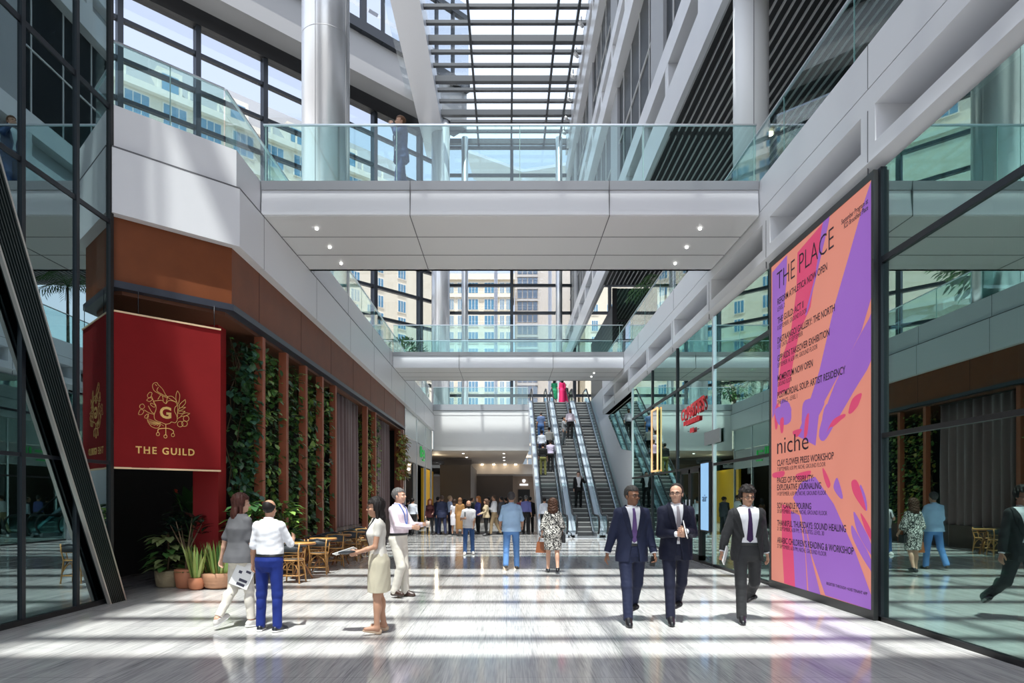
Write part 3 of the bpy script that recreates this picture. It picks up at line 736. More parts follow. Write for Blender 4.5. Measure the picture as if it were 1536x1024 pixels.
    def folds(s, amp, wl, seed=0, st=(1, 1, .6)):
        P = np.meshgrid(*s.ax, indexing='ij', sparse=True); rr = random.Random(seed); w = 0
        for i in range(5):
            v = [rr.uniform(-1, 1) * st[j] for j in range(3)]; l = math.sqrt(sum(c * c for c in v)); f = 2 * PI / (wl * rr.uniform(.6, 1.5)) / l; ph = rr.uniform(0, 6.28)
            w = w + np.sin((P[0] * v[0] + P[1] * v[1] + P[2] * v[2]) * f + ph)
        s.d = s.d + (amp * w / 2.2).astype(np.float32); return s
    def copy(s):
        c = object.__new__(Field); c.h, c.lo, c.n, c.ax = s.h, s.lo, s.n, s.ax; c.d = s.d.copy(); return c
    def inter(s, d): s.d = np.maximum(s.d, d.astype(np.float32)); return s
    def P(s): return np.meshgrid(*s.ax, indexing='ij', sparse=True)
    def mesh(s, name, m, smooth=1):
        d = s.d.copy(); d[0] = d[-1] = .1; d[:, 0] = d[:, -1] = .1; d[:, :, 0] = d[:, :, -1] = .1
        ins = d < 0
        nx, ny, nz = [k - 1 for k in d.shape]
        cnt = np.zeros((nx, ny, nz), np.int8)
        C = [(i, j, k) for i in (0, 1) for j in (0, 1) for k in (0, 1)]
        for i, j, k in C: cnt += ins[i:i + nx, j:j + ny, k:k + nz]
        act = (cnt > 0) & (cnt < 8)
        idx = np.argwhere(act)
        if len(idx) == 0: return None
        vid = np.full(act.shape, -1, np.int32); vid[act] = np.arange(len(idx))
        acc = np.zeros((len(idx), 3)); num = np.zeros(len(idx))
        vals = {c: d[idx[:, 0] + c[0], idx[:, 1] + c[1], idx[:, 2] + c[2]] for c in C}
        for c in C:
            for a in range(3):
                if c[a] == 0:
                    c2 = list(c); c2[a] = 1; c2 = tuple(c2)
                    v0, v1 = vals[c], vals[c2]; x = (v0 < 0) != (v1 < 0)
                    t = np.where(x, v0 / np.where(x, v0 - v1, 1), 0)
                    p = np.zeros((len(idx), 3)); p[:] = c; p[:, a] += t
                    acc += p * x[:, None]; num += x
        V = (idx + acc / num[:, None]) * s.h + s.lo
        faces = []
        for a in range(3):
            b, c = (a + 1) % 3, (a + 2) % 3
            sl0 = [slice(1, n_ - 1) for n_ in d.shape]; sl0[a] = slice(0, d.shape[a] - 1)
            sl1 = list(sl0); sl1[a] = slice(1, d.shape[a])
            i0 = ins[tuple(sl0)]; i1 = ins[tuple(sl1)]
            for flip in (0, 1):
                e = np.argwhere((i0 & ~i1) if not flip else (~i0 & i1))
                if len(e) == 0: continue
                off = np.array([1, 1, 1]); off[a] = 0; e = e + off
                def g(db, dc):
                    q = e.copy(); q[:, b] += db; q[:, c] += dc; return vid[q[:, 0], q[:, 1], q[:, 2]]
                quad = np.stack([g(-1, -1), g(0, -1), g(0, 0), g(-1, 0)], 1)
                faces.append(quad[:, ::-1] if flip else quad)
        Fc = np.concatenate(faces); Fc = Fc[(Fc >= 0).all(1)]
        for _ in range(smooth):
            sm = np.zeros_like(V); n_ = np.zeros(len(V))
            for i in range(4):
                j = (i + 1) % 4
                np.add.at(sm, Fc[:, i], V[Fc[:, j]]); np.add.at(sm, Fc[:, j], V[Fc[:, i]])
                np.add.at(n_, Fc[:, i], 1); np.add.at(n_, Fc[:, j], 1)
            V = V * .5 + .5 * sm / np.maximum(n_, 1)[:, None]
        me = bpy.data.meshes.new(name)
        me.vertices.add(len(V)); me.vertices.foreach_set('co', V.astype(np.float32).ravel())
        me.loops.add(Fc.size); me.loops.foreach_set('vertex_index', Fc.ravel().astype(np.int32))
        me.polygons.add(len(Fc)); me.polygons.foreach_set('loop_start', np.arange(0, Fc.size, 4, dtype=np.int32))
        me.polygons.foreach_set('use_smooth', np.ones(len(Fc), bool))
        me.update(); me.validate(); me.materials.append(m)
        o = bpy.data.objects.new(name, me); COL.objects.link(o)
        return o

def rotx(a): c, s = math.cos(a), math.sin(a); return np.array([[1, 0, 0], [0, c, -s], [0, s, c]])
def roty(a): c, s = math.cos(a), math.sin(a); return np.array([[c, 0, s], [0, 1, 0], [-s, 0, c]])
def rotz(a): c, s = math.cos(a), math.sin(a); return np.array([[c, -s, 0], [s, c, 0], [0, 0, 1]])
def nrmz(v): return v / max(np.linalg.norm(v), 1e-9)

MALE = [(.80, .10, .085, .01), (.86, .155, .112, .012), (.94, .170, .122, .018), (1.03, .160, .108, .004), (1.13, .156, .106, -.004), (1.24, .168, .114, -.004), (1.34, .180, .118, 0), (1.41, .172, .104, .006), (1.46, .118, .084, .012), (1.51, .064, .064, .012)]
FEMALE = [(.80, .10, .085, .01), (.86, .165, .115, .012), (.94, .176, .122, .02), (1.03, .152, .100, .008), (1.12, .130, .090, 0), (1.22, .140, .104, -.008), (1.30, .152, .116, -.012), (1.39, .152, .096, .004), (1.45, .105, .076, .012), (1.51, .054, .056, .012)]
SKINS = {'tan': (.46, .25, .16), 'brown': (.22, .105, .06), 'fair': (.62, .38, .28), 'light': (.56, .33, .23)}

def cloth(name, col, rough=.75, noise=.08, ns=14):
    return mat('cloth_' + name, col, rough, 0, .2, noise=noise, nscale=ns, bump=.25, bscale=160, sheen=.03)

def person(label, loc, facing, H=1.75, fem=False, skin='tan', legs=((0, 0, 0, 0), (0, 0, 0, 0)), arms=((0, 8, 15, 0), (0, 8, 15, 0)), lean=0, head=(0, 0), twist=0,
           trousers=None, shirt=None, sleeve=1.0, jacket=None, tie=None, hair=None, hairstyle='short', shoes=(.01, .01, .012), skirt=None, dress=None, res=.006,
           belly=0.0, belt=None, glasses=False, lanyard=None, beard=None, group=None, untucked=False, cuffs=True, shoe_style='shoe', curl=(35, 35), z0=0.0, hem_len=None, loose=0.0):
    """facing: degrees, 0 looks toward the camera (-Y), positive turns to the person's left (+X side). legs/arms: (left, right) with
    (forward swing, outward, knee bend, foot pitch) and (forward swing, outward, elbow bend, inward turn)."""
    S = H / 1.75
    sh_w, hip_w = (.146, .088) if fem else (.167, .092)
    secs = [list(t) for t in (FEMALE if fem else MALE)]
    for t in secs:
        if .95 < t[0] < 1.3: b = belly * math.exp(-((t[0] - 1.10) / .11)**2); t[2] += b * .6; t[3] -= b * .5; t[1] += b * .25
    low = 1e9; J = {}
    hip0 = np.array([0, 0, .93])
    T = rotx(R(lean)) @ rotz(R(twist))
    tl = rotx(R(lean))
    def tp(p): return hip0 + T @ (np.array(p, float) - hip0)
    for si, sd_ in ((0, 1), (1, -1)):
        sw, ab, kn, fp = legs[si][:4]; yaw = legs[si][4] if len(legs[si]) > 4 else 8
        hp = hip0 + np.array([sd_ * hip_w, 0, -.02])
        d = np.array([math.sin(R(ab)) * sd_, -math.sin(R(sw)) * math.cos(R(ab)), -math.cos(R(sw)) * math.cos(R(ab))])
        knee = hp + d * .425
        a = R(sw - kn)
        d2 = np.array([math.sin(R(ab)) * sd_ * .5, -math.sin(a), -math.cos(a)]); d2 /= np.linalg.norm(d2)
        ank = knee + d2 * .415
        ft = rotz(R(yaw * sd_)) @ rotx(R(-fp)) @ np.array([0, -1, 0])     # fp > 0: toe down
        up = rotz(R(yaw * sd_)) @ rotx(R(-fp)) @ np.array([0, 0, 1])
        heel = ank - up * .075 - ft * .055; toe = ank - up * .078 + ft * .165
        J[si] = dict(hip=hp, knee=knee, ank=ank, ft=ft, up=up, heel=heel, toe=toe, d2=d2, d=d)
        low = min(low, heel[2], toe[2])
    dz = -low
    sh = np.array([0, 0, dz])
    for si in (0, 1):
        for k in ('hip', 'knee', 'ank', 'heel', 'toe'): J[si][k] = J[si][k] + sh
    hip0 = hip0 + sh
    def tp(p): return hip0 + T @ (np.array(p, float) - np.array([0, 0, .93]))
    fr = (hip0 - T @ np.array([0, 0, .93]), T)
    neck = tp((0, .012, 1.49)); hd_c = tp((0, -.012, 1.632))
    HR = tl @ rotz(R(head[0])) @ rotx(R(head[1]))      # head[1] > 0 looks down
    def hp_(p): return hd_c + HR @ np.array(p, float)
    for si, sd_ in ((0, 1), (1, -1)):
        sw, ab, el, inw = arms[si][:4]
        shd = tp((sd_ * sh_w, .012, 1.408))
        u = T @ np.array([math.sin(R(ab)) * sd_, -math.sin(R(sw)) * math.cos(R(ab)), -math.cos(R(sw)) * math.cos(R(ab))])
        elb = shd + u * .285
        f = T @ (np.array([0, -1, 0]) * math.cos(R(inw)) + np.array([-sd_, 0, 0]) * math.sin(R(inw)) + np.array([0, 0, 1]) * .9 * math.sin(R(max(sw, 0))))
        b = nrmz(f - u * (f @ u))
        fa = math.cos(R(el)) * u + math.sin(R(el)) * b
        wr = elb + fa * .245
        # palm faces inward when the arm hangs; the finger bend goes toward pn
        side_in = nrmz(T @ np.array([-sd_, 0, 0]))
        hinge = nrmz(np.cross(u, b)) * 1.0
        pn = nrmz(side_in - fa * (side_in @ fa)) if abs(side_in @ fa) < .9 else nrmz(T @ np.array([0, 1, 0]) - fa * (T @ np.array([0, 1, 0]) @ fa))
        J[si].update(sh=shd, elb=elb, wr=wr, fa=fa, pn=pn, u=u)
    pts = np.array([J[s_][k] for s_ in (0, 1) for k in ('knee', 'toe', 'heel', 'sh', 'elb', 'wr')] + [hd_c, hip0] + [J[s_]['wr'] + J[s_]['fa'] * .2 for s_ in (0, 1)])
    lo = pts.min(0) - .16; hi = pts.max(0) + .18; lo[2] = -.02; lo[1] = min(lo[1], -.2); hi[1] = max(hi[1], .2)
    h = res / S
    sk = mat('skin_' + skin, SKINS[skin], .5, 0, .4, noise=.06, nscale=20)
    fine = res <= .008
    # ---- body
    B = Field(lo, hi, h)
    B.torso(fr, secs, -.006, 0)
    for si, sd_ in ((0, 1), (1, -1)):
        j = J[si]
        B.cone(j['hip'] + np.array([0, 0, .02]), j['knee'], .086 if not fem else .09, .054, .03)
        B.cone(j['knee'], j['ank'], .05, .036, .02)
        cm = j['knee'] * .68 + j['ank'] * .32 - np.cross(np.array([1, 0, 0]), j['d2']) * -.018
        B.ell(cm, (.047, .05, .10), .03)
    BL = B.copy()
    for si, sd_ in ((0, 1), (1, -1)):
        j = J[si]
        B.cone(j['ank'], j['toe'] * .9 + j['heel'] * .1 + j['up'] * .035, .036, .026, .02)
        B.cone(j['ank'], j['heel'] + j['up'] * .04 + j['ft'] * .02, .036, .03, .02)
        B.cone(tp((sd_ * .03, .012, 1.44)), j['sh'], .05 if not fem else .042, .050 if not fem else .043, .03)
        B.cone(j['sh'], j['elb'], .048 if not fem else .041, .039 if not fem else .033, .02)
        B.cone(j['elb'], j['elb'] * .6 + j['wr'] * .4, .038 if not fem else .032, .037 if not fem else .031, .015)
        B.cone(j['elb'] * .6 + j['wr'] * .4, j['wr'], .037 if not fem else .031, .026 if not fem else .022, .015)
        # hand: palm, four fingers of unequal length in two bent joints, thumb from the side of the palm
        fa, pn = j['fa'], j['pn']; w = nrmz(np.cross(fa, pn)) * (1 if sd_ > 0 else -1)     # w: toward the thumb side
        if (w @ (T @ np.array([0, -1, 0]))) < 0 and abs(w @ (T @ np.array([0, -1, 0]))) > .3: w = -w
        if abs(w @ (T @ np.array([0, -1, 0]))) <= .3 and w[2] < 0: w = -w
        hs = 1.0 if not fem else .9
        pc = j['wr'] + fa * .05 * hs
        B.cone(j['wr'] + fa * .01, j['wr'] + fa * .075 * hs, .028 * hs, .041 * hs, .015, flat=(pn, .42))
        cu = R(curl[si])
        for q, (ox, ln) in enumerate(((.030, .066), (.0105, .076), (-.0095, .071), (-.029, .056))):
            b0 = j['wr'] + fa * .082 * hs + w * ox * hs
            a1 = cu * (.55 + .12 * q); d1 = fa * math.cos(a1) + pn * math.sin(a1) + w * ox * 1.6; d1 = nrmz(d1)
            m1 = b0 + d1 * ln * .5 * hs
            a2 = cu * (1.5 + .15 * q); d2 = nrmz(fa * math.cos(a2) + pn * math.sin(a2) + w * ox * 1.6)
            B.cone(b0 - fa * .01, m1, .0092 * hs, .0085 * hs, .004)
            B.cone(m1, m1 + d2 * ln * .5 * hs, .0085 * hs, .0072 * hs, .003)
        t0 = j['wr'] + fa * .022 * hs + w * .024 * hs; t1 = t0 + nrmz(fa * .75 + w * .65 + pn * .3) * .045 * hs; t2 = t1 + nrmz(fa * .95 + w * .15 + pn * .45) * .034 * hs
        B.cone(t0, t1, .014 * hs, .011 * hs, .012); B.cone(t1, t2, .0105 * hs, .0085 * hs, .004)
        j['grip'] = j['wr'] + fa * .085 * hs + pn * .03
    if fem:
        for sx in (1, -1): B.ell(tp((sx * .072, -.085, 1.285)), (.06, .05, .06), .03)
    B.cone(neck - T @ np.array([0, 0, .02]), hp_((0, .015, -.05)), .054 if not fem else .045, .050 if not fem else .042, .02)
    fw = 1.0 if not fem else .95
    B.ell(hp_((0, .014, .032)), (.077 * fw, .098, .090), .02, rot=HR)
    B.ell(hp_((0, -.022, -.034)), (.061 * fw, .070, .082), .025, rot=HR)
    B.ell(hp_((0, -.052, -.088)), (.034 * fw, .033, .026), .025, rot=HR)
    B.ell(hp_((0, -.074, .022)), (.052 * fw, .022, .014), .014, rot=HR)
    for sx in (1, -1):
        B.ell(hp_((sx * .030, -.098, .002)), (.017, .011, .009), .010, 's', rot=HR)
        B.ell(hp_((sx * .040, -.070, -.028)), (.020, .020, .018), .014, rot=HR)
        B.ell(hp_((sx * .077 * fw, .012, -.012)), (.009, .020, .031), .004, rot=HR)
    B.cone(hp_((0, -.088, .008)), hp_((0, -.108, -.024)), .007, .0115, .008)
    for sx in (1, -1): B.ell(hp_((sx * .011, -.099, -.030)), (.008, .010, .007), .005, rot=HR)
    B.ell(hp_((0, -.086, -.054)), (.023, .012, .005), .004, rot=HR); B.ell(hp_((0, -.085, -.064)), (.019, .012, .006), .004, rot=HR)
    body = B.mesh('person', sk, 1)
    body.location = loc; body.rotation_euler = (0, 0, R(facing)); body.scale = (S, S, S)
    if z0: body.location.z += z0
    tag(body, label, 'person', group)
    LOC[body.name] = (0, 0, 0)
    def part(o, name, parent=None):
        if o is None: return None
        o.name = name; o.data.name = name; o.parent = parent or body; return o
    P = B.P()
    tl_ = [(P[0] - fr[0][0]) * T[0][i] + (P[1] - fr[0][1]) * T[1][i] + (P[2] - fr[0][2]) * T[2][i] for i in range(3)]   # torso coordinates
    TX, TY, TZ = tl_
    # ---- shoes, trousers, skirt
    for si in (0, 1):
        j = J[si]; A = np.minimum(j['heel'], j['toe']) - .11; Z = np.maximum(j['heel'], j['toe']) + .12; A[2] = max(A[2] - .02, -.03)
        fld = Field(A, Z, min(h, .005))
        up, ft = j['up'], j['ft']; side = np.cross(ft, up)
        if shoe_style == 'pump':
            fld.cone(j['heel'] + up * .028 + ft * .01, j['toe'] + up * .014 - ft * .01, .030, .022, .006, flat=(up, .75))
            fld.cone(j['heel'] + up * .045 + ft * .01, j['heel'] + up * .02 + ft * .03, .030, .03, .01)
            fld.ell(j['ank'] + ft * .07 + up * .012, (.034, .05, .03), .012, 's', rot=np.stack([side, ft, up], 1))
        else:
            fld.cone(j['heel'] + up * .032 + ft * .01, j['toe'] * .72 + j['heel'] * .28 + up * .03, .034, .040, .01, flat=(up, .85))
            fld.cone(j['toe'] * .72 + j['heel'] * .28 + up * .028, j['toe'] + up * .022 - ft * .012, .040, .027, .015, flat=(up, .7))
            fld.cone(j['heel'] + up * .05 + ft * .02, j['ank'] + ft * .03 - up * .005, .036, .036, .02)
            fld.cone(j['ank'], j['toe'] * .9 + j['heel'] * .1 + j['up'] * .035, .043, .031, .015)
            fld.cone(j['toe'] * .58 + j['heel'] * .42 + up * .045, j['ank'] + ft * .015, .036, .045, .02)
        fld.clip(j['heel'] * .5 + j['toe'] * .5 + up * .001, -up)
        if shoe_style == 'sneaker' or shoe_style == 'pump': fld.clip(j['ank'] + up * .012, up)
        so_ = part(fld.mesh('shoe', mat('shoe_%02d%02d%02d' % tuple(int(99 * c) for c in shoes), shoes, .35), 1), 'shoe')
        if shoe_style == 'sneaker' and fine:
            sl_ = Field(A, Z, min(h, .005))
            sl_.cone(j['heel'] + up * .012 + ft * .008, j['toe'] * .72 + j['heel'] * .28 + up * .012, .037, .043, .0, flat=(up, .5))
            sl_.cone(j['toe'] * .72 + j['heel'] * .28 + up * .012, j['toe'] + up * .012 - ft * .012, .043, .03, .01, flat=(up, .5))
            sl_.clip(j['heel'] * .5 + j['toe'] * .5 + up * .0, -up).clip(j['heel'] + up * .024, up)
            part(sl_.mesh('sole', mat('white_sole', (.8, .8, .78), .5), 1), 'sole', so_)
    seed = len(label) * 7 + int(H * 1000)
    wz = 1.03
    Tr = None
    if trousers:
        col, fit = trousers[0], trousers[1]
        Tr = Field(lo, hi, h)
        Tr.torso(fr, [t for t in secs if t[0] < 1.12], .012, 0)
        for si in (0, 1):
            j = J[si]
            Tr.cone(j['hip'] + np.array([0, .005, .02]), j['knee'], .094 + fit * .2, .064 + fit * .6, .03)
            Tr.cone(j['knee'], j['ank'] - j['d2'] * .01, .061 + fit * .6, .052 + fit, .025)
        he = hem_len if hem_len is not None else .075
        Tr.folds(.0013 if fine else .001, .16, seed, (1, 1, .8)); Tr.folds(.0009, .06, seed + 1, (.4, .4, 1))
        Tr.d = np.minimum(Tr.d, BL.d - .008)
        Tr.inter(TZ - wz)
        for si in (0, 1):
            j = J[si]; q = (P[0] - j['ank'][0]) * j['d2'][0] + (P[1] - j['ank'][1]) * j['d2'][1] + (P[2] - j['ank'][2]) * j['d2'][2]
            near = np.sqrt((P[0] - j['ank'][0])**2 + (P[1] - j['ank'][1])**2 + (P[2] - j['ank'][2])**2) - .2
            Tr.inter(np.minimum(q - he + .0, -(near)) if True else q)
        part(Tr.mesh('trousers', cloth(*col) if not isinstance(col, bpy.types.Material) else col), 'trousers')
        if belt:
            Bt = Tr.copy(); Bt.d = Bt.d - .007; Bt.inter(np.abs(TZ - wz + .015) - .019)
            part(Bt.mesh('belt', mat('belt_leather', belt, .4)), 'belt')
    if skirt or dress:
        col, length, flare = skirt or dress
        base = [t for t in secs if t[0] > .9]
        zs = length / S
        low_s = [(zs, .162 + flare, .128 + flare, .0), ((zs + .9) / 2, .178 + flare * .5, .13 + flare * .5, .008)]
        Sk = Field(lo, hi, h)
        if skirt: Sk.torso(fr, low_s + [t for t in base if t[0] < 1.10], .014, 0)
        else: Sk.torso(fr, low_s + [[t[0], t[1] + loose * (1 if t[0] < 1.33 else .3), t[2] + loose * (1 if t[0] < 1.33 else .3), t[3]] for t in base if t[0] < 1.505], .014, 0)
        for si in (0, 1):
            j = J[si]; Sk.cone(j['hip'], j['knee'] * .9 + j['hip'] * .1, .10, .085, .05)
        if dress:
            for si, sd_ in ((0, 1), (1, -1)):
                j = J[si]; Sk.cone(tp((sd_ * .03, .012, 1.445)), j['sh'], .056, .058, .03); e = j['sh'] * (1 - sleeve) + j['elb'] * sleeve
                Sk.cone(j['sh'], e, .058, .055 + loose, .025)
            if fem:
                for sx in (1, -1): Sk.ell(tp((sx * .072, -.085, 1.285)), (.064, .056, .066), .03)
        Sk.folds(.004, .1, seed, (1, 1, .25))
        if skirt: Sk.inter(TZ - 1.06)
        else: Sk.inter(-(np.sqrt((P[0] - hp_((0, -.03, -.15))[0])**2 + (P[1] - hp_((0, -.03, -.15))[1])**2 + (P[2] - hp_((0, -.03, -.15))[2])**2) - .065))
        Sk.inter(zs - P[2])
        part(Sk.mesh('skirt' if skirt else 'dress', cloth(*col) if not isinstance(col, bpy.types.Material) else col), 'skirt' if skirt else 'dress')
        if dress and lanyard is None and not shirt: pass
    # ---- shirt, tie, jacket
    Sh = None
    collar_c = tp((0, .012, 1.49))
    neckaxis = (hp_((0, .015, -.05)) - neck); neckaxis /= np.linalg.norm(neckaxis)
    if shirt:
        col = shirt; Sh = Field(lo, hi, h)
        zlow = .86 if untucked else 1.0
        ss = [list(t) for t in secs if t[0] >= .85]
        if loose:
            for t in ss:
                if t[0] < 1.36: t[1] += loose; t[2] += loose
        if untucked: ss[0] = [ss[0][0], ss[1][1] + .004 + loose * .3, ss[1][2] + .004 + loose * .3, ss[1][3]]
        Sh.torso(fr, ss, .014 if not untucked else .026, 0)
        for si, sd_ in ((0, 1), (1, -1)):
            j = J[si]; Sh.cone(tp((sd_ * .03, .012, 1.442)), j['sh'], .054 if not fem else .046, .056 if not fem else .048, .025)
            a = .057 if not fem else .048
            if sleeve <= 1.0:
                e = j['sh'] * (1 - sleeve) + j['elb'] * sleeve
                Sh.cone(j['sh'], e, a, a - .004 + loose * .4, .025)
                # clip the sleeve with a plane across the arm
            else:
                Sh.cone(j['sh'], j['elb'], a, .05 if not fem else .042, .025)
                t_ = sleeve - 1.0; e = j['elb'] * (1 - t_) + j['wr'] * t_
                Sh.cone(j['elb'], e, .05 if not fem else .042, .038, .02)
        if fem:
            for sx in (1, -1): Sh.ell(tp((sx * .072, -.085, 1.285)), (.066, .056, .068), .03)
        Sh.folds(.0022 if fine else .002, .11, seed + 3, (.8, .8, 1))
        Sh.inter(zlow - TZ)
        Sh.inter(TZ - 1.495)
        part(Sh.mesh('shirt', cloth(*col) if not isinstance(col, bpy.types.Material) else col), 'shirt')
        if fine and (tie or cuffs):
            Cl = Field(neck - .14, neck + .14, min(h, .005))
            Cl.cone(neck - neckaxis * .01, neck + neckaxis * .032, .072 if not fem else .06, .062 if not fem else .052, 0)
            q = Cl.P(); t_ = (q[0] - neck[0]) * neckaxis[0] + (q[1] - neck[1]) * neckaxis[1] + (q[2] - neck[2]) * neckaxis[2]
            Cl.inter(np.abs(t_ - .005) - .026)
            part(Cl.mesh('collar', cloth(*col) if not isinstance(col, bpy.types.Material) else col), 'collar')
    if tie and Sh is not None:
        Ti = Sh.copy(); Ti.d = Ti.d - .010
        zt = np.clip((1.47 - TZ) / .42, 0, 1); hw = .015 + .028 * zt
        kn_ = np.maximum(np.abs(TX) - hw, np.maximum(TZ - 1.475, (1.035 + np.abs(TX) * .9) - TZ))
        Ti.inter(np.maximum(kn_, TY + .03)); part(Ti.mesh('tie', cloth(*tie)), 'tie')
    if jacket:
        col, opn = jacket[0], jacket[1]
        Jk = Field(lo, hi, h)
        ss = [[.80, .182, .13, .015]] + [[t[0], t[1] + (.008 if t[0] < 1.2 else .004), t[2], t[3]] for t in secs if t[0] > .9]
        Jk.torso(fr, ss, .030, 0)
        for si, sd_ in ((0, 1), (1, -1)):
            j = J[si]; Jk.cone(tp((sd_ * .03, .012, 1.445)), j['sh'] + np.array([sd_ * .006, 0, .004]), .058, .060, .02)
            Jk.cone(j['sh'], j['elb'], .062, .056, .02); Jk.cone(j['elb'], j['wr'] - j['fa'] * .005, .056, .044, .015)
        Jk.folds(.004 if fine else .0025, .12, seed + 5, (.8, .8, 1))
        if Sh is not None: Jk.d = np.minimum(Jk.d, np.maximum(Sh.d - .009, TZ - 1.49))
        Jk.inter(.795 - TZ)
        for si in (0, 1):
            j = J[si]; q = (P[0] - j['wr'][0]) * j['fa'][0] + (P[1] - j['wr'][1]) * j['fa'][1] + (P[2] - j['wr'][2]) * j['fa'][2]
            near = np.sqrt((P[0] - j['wr'][0])**2 + (P[1] - j['wr'][1])**2 + (P[2] - j['wr'][2])**2) - .10
            Jk.inter(np.minimum(q + .012, -near))
        # front opening: a V from the collar to the button, then a gap that widens to the hem (wider when worn open)
        zb = 1.10
        half = np.where(TZ > zb, .002 + opn * .8 + (TZ - zb) * .19, .004 + opn + (zb - TZ) * (.14 + opn * .6))
        cut = np.maximum(np.abs(TX) - half, TY + .02 - np.clip((TZ - 1.38) * .5, 0, .1))
        Jk.d = np.maximum(Jk.d, -cut.astype(np.float32))
        Jk.inter(-(np.sqrt((TX)**2 + (TY - .012)**2) - .064 + np.clip(1.47 - TZ, 0, 1) * 4))
        mj = cloth(*col)
        jo = part(Jk.mesh('jacket', mj), 'jacket')
        if fine:
            Lp = Jk.copy(); Lp.d = Lp.d - .009
            lw = half + np.clip(.075 - np.abs(TZ - 1.34) * .16, .0, .08) * (TZ > zb)
            Lp.inter(np.maximum(np.maximum(np.abs(TX) - lw, zb + .01 - TZ), TY + .01)); Lp.d = np.maximum(Lp.d, -cut.astype(np.float32)); Lp.inter(TZ - 1.485)
            part(Lp.mesh('lapel', cloth(col[0] + '_lapel', tuple(c * .8 for c in col[1]), *col[2:])), 'lapel')
            if Sh is not None:
                for si in (0, 1):
                    j = J[si]; Cf = Field(j['wr'] - .1, j['wr'] + .1, .005); Cf.cone(j['wr'] - j['fa'] * .05, j['wr'] + j['fa'] * .004, .036, .036, 0)
                    Cf.clip(j['wr'] + j['fa'] * .003, j['fa']); part(Cf.mesh('cuff', cloth(*shirt)), 'cuff')
    if lanyard:
        src = Sh if Sh is not None else Sk
        La = src.copy(); La.d = La.d - .009; zz_ = np.clip((1.46 - TZ) / .34, 0, 1)
        La.inter(np.maximum(np.maximum(np.abs(np.abs(TX) - .070 * (1 - zz_)) - .011, TY - .05), 1.10 - TZ)); part(La.mesh('lanyard', mat('lanyard_%02d%02d%02d' % tuple(int(99 * c) for c in lanyard), lanyard, .5)), 'lanyard')
    # ---- hair
    if hair:
        Hr = Field(hd_c - np.array([.2, .2, .5 if hairstyle in ('long', 'bob') else .2]), hd_c + .2, min(h, .006) if fine else h)
        q = Hr.P(); loc_ = [(q[0] - hd_c[0]) * HR[0][i] + (q[1] - hd_c[1]) * HR[1][i] + (q[2] - hd_c[2]) * HR[2][i] for i in range(3)]
        X, Y_, Z_ = loc_
        vol = {'short': .010, 'curly': .026, 'bald': .007, 'buzz': .006, 'long': .020, 'bob': .03, 'bun': .012, 'receding': .008}[hairstyle]
        Hr.ell(hp_((0, .018, .036)), (.079 + vol * .8, .100 + vol, .092 + vol), .0, rot=HR)
        if hairstyle in ('short', 'curly', 'buzz', 'bald', 'bun', 'receding'):
            Hr.inter(np.maximum(np.minimum(-(Z_ - .058), .05) * 1.0, -9) * 0 - 9)
            front = np.where(Z_ > .062, -.100 - Y_ + (Z_ - .062) * .25, np.where(Z_ > -.02, -.012 - Y_, .035 - Y_))
            if hairstyle == 'receding': front = np.where(Z_ > .055, -.045 - Y_ - np.clip(np.abs(X) - .03, 0, .1) * -.6, np.where(Z_ > -.02, -.018 - Y_, .035 - Y_))
            Hr.inter(front); Hr.inter(-.062 - Z_)
            if hairstyle == 'bald': Hr.inter(Z_ + np.clip(-(Y_ - .02), -.1, .1) * .1 - .052 - np.clip((Y_ - .04) * .8, 0, .045)); Hr.inter(.0 - Y_)
            if hairstyle == 'short' and fine: Hr.folds(.0035, .022, seed, (1, 1, .4))
            if hairstyle == 'curly': Hr.folds(.010, .036, seed, (1, 1, 1))
            if hairstyle == 'bun': Hr.ell(hp_((0, .12, .05)), (.045, .045, .045), .01)
        else:
            ln = .38 if hairstyle == 'long' else .14
            Hr.inter(np.where(Z_ > .052, -.096 - Y_ + (Z_ - .052) * .3, -.028 - Y_))
            w_ = .082 if hairstyle == 'long' else .115
            Hr.cone(hp_((0, .055, .03)), hp_((0, .075, -.13)), w_, w_, .03, flat=(HR @ np.array([0, 1, 0]), .62 if hairstyle == 'long' else .8))
            Hr.cone(hp_((0, .075, -.13)), hp_((0, .09, -.10 - ln)), w_, w_ * .62, .03, flat=(HR @ np.array([0, 1, 0]), .5))
            for sx in (1, -1): Hr.cone(hp_((sx * .072, .01, .02)), hp_((sx * .085, .012, -.12 - ln * .35)), .024, .018, .02)
            Hr.folds(.0035 if hairstyle == 'long' else .008, .03 if hairstyle == 'long' else .035, seed, (1, 1, .12 if hairstyle == 'long' else 1))
        hn = 'hair_%02d%02d%02d' % tuple(int(99 * c) for c in hair)
        part(Hr.mesh('hair', mat(hn, hair, .55, 0, .2, noise=.35, nscale=30, stretch=(1, 1, .15))), 'hair')
    if beard:
        Bd = Field(hd_c - .2, hd_c + .15, min(h, .006) if fine else h); q = Bd.P()
        X, Y_, Z_ = [(q[0] - hd_c[0]) * HR[0][i] + (q[1] - hd_c[1]) * HR[1][i] + (q[2] - hd_c[2]) * HR[2][i] for i in range(3)]
        Bd.ell(hp_((0, -.024, -.045)), (.066, .074, .082), 0, rot=HR); Bd.ell(hp_((0, -.06, -.095)), (.042, .04, .032), .02, rot=HR)
        Bd.inter(np.where(np.abs(X) < .045, Z_ + .042, Z_ + .005)); Bd.inter(Y_ - .01)
        part(Bd.mesh('beard', mat('beard_hair', beard, .7, noise=.3, nscale=40)), 'beard')
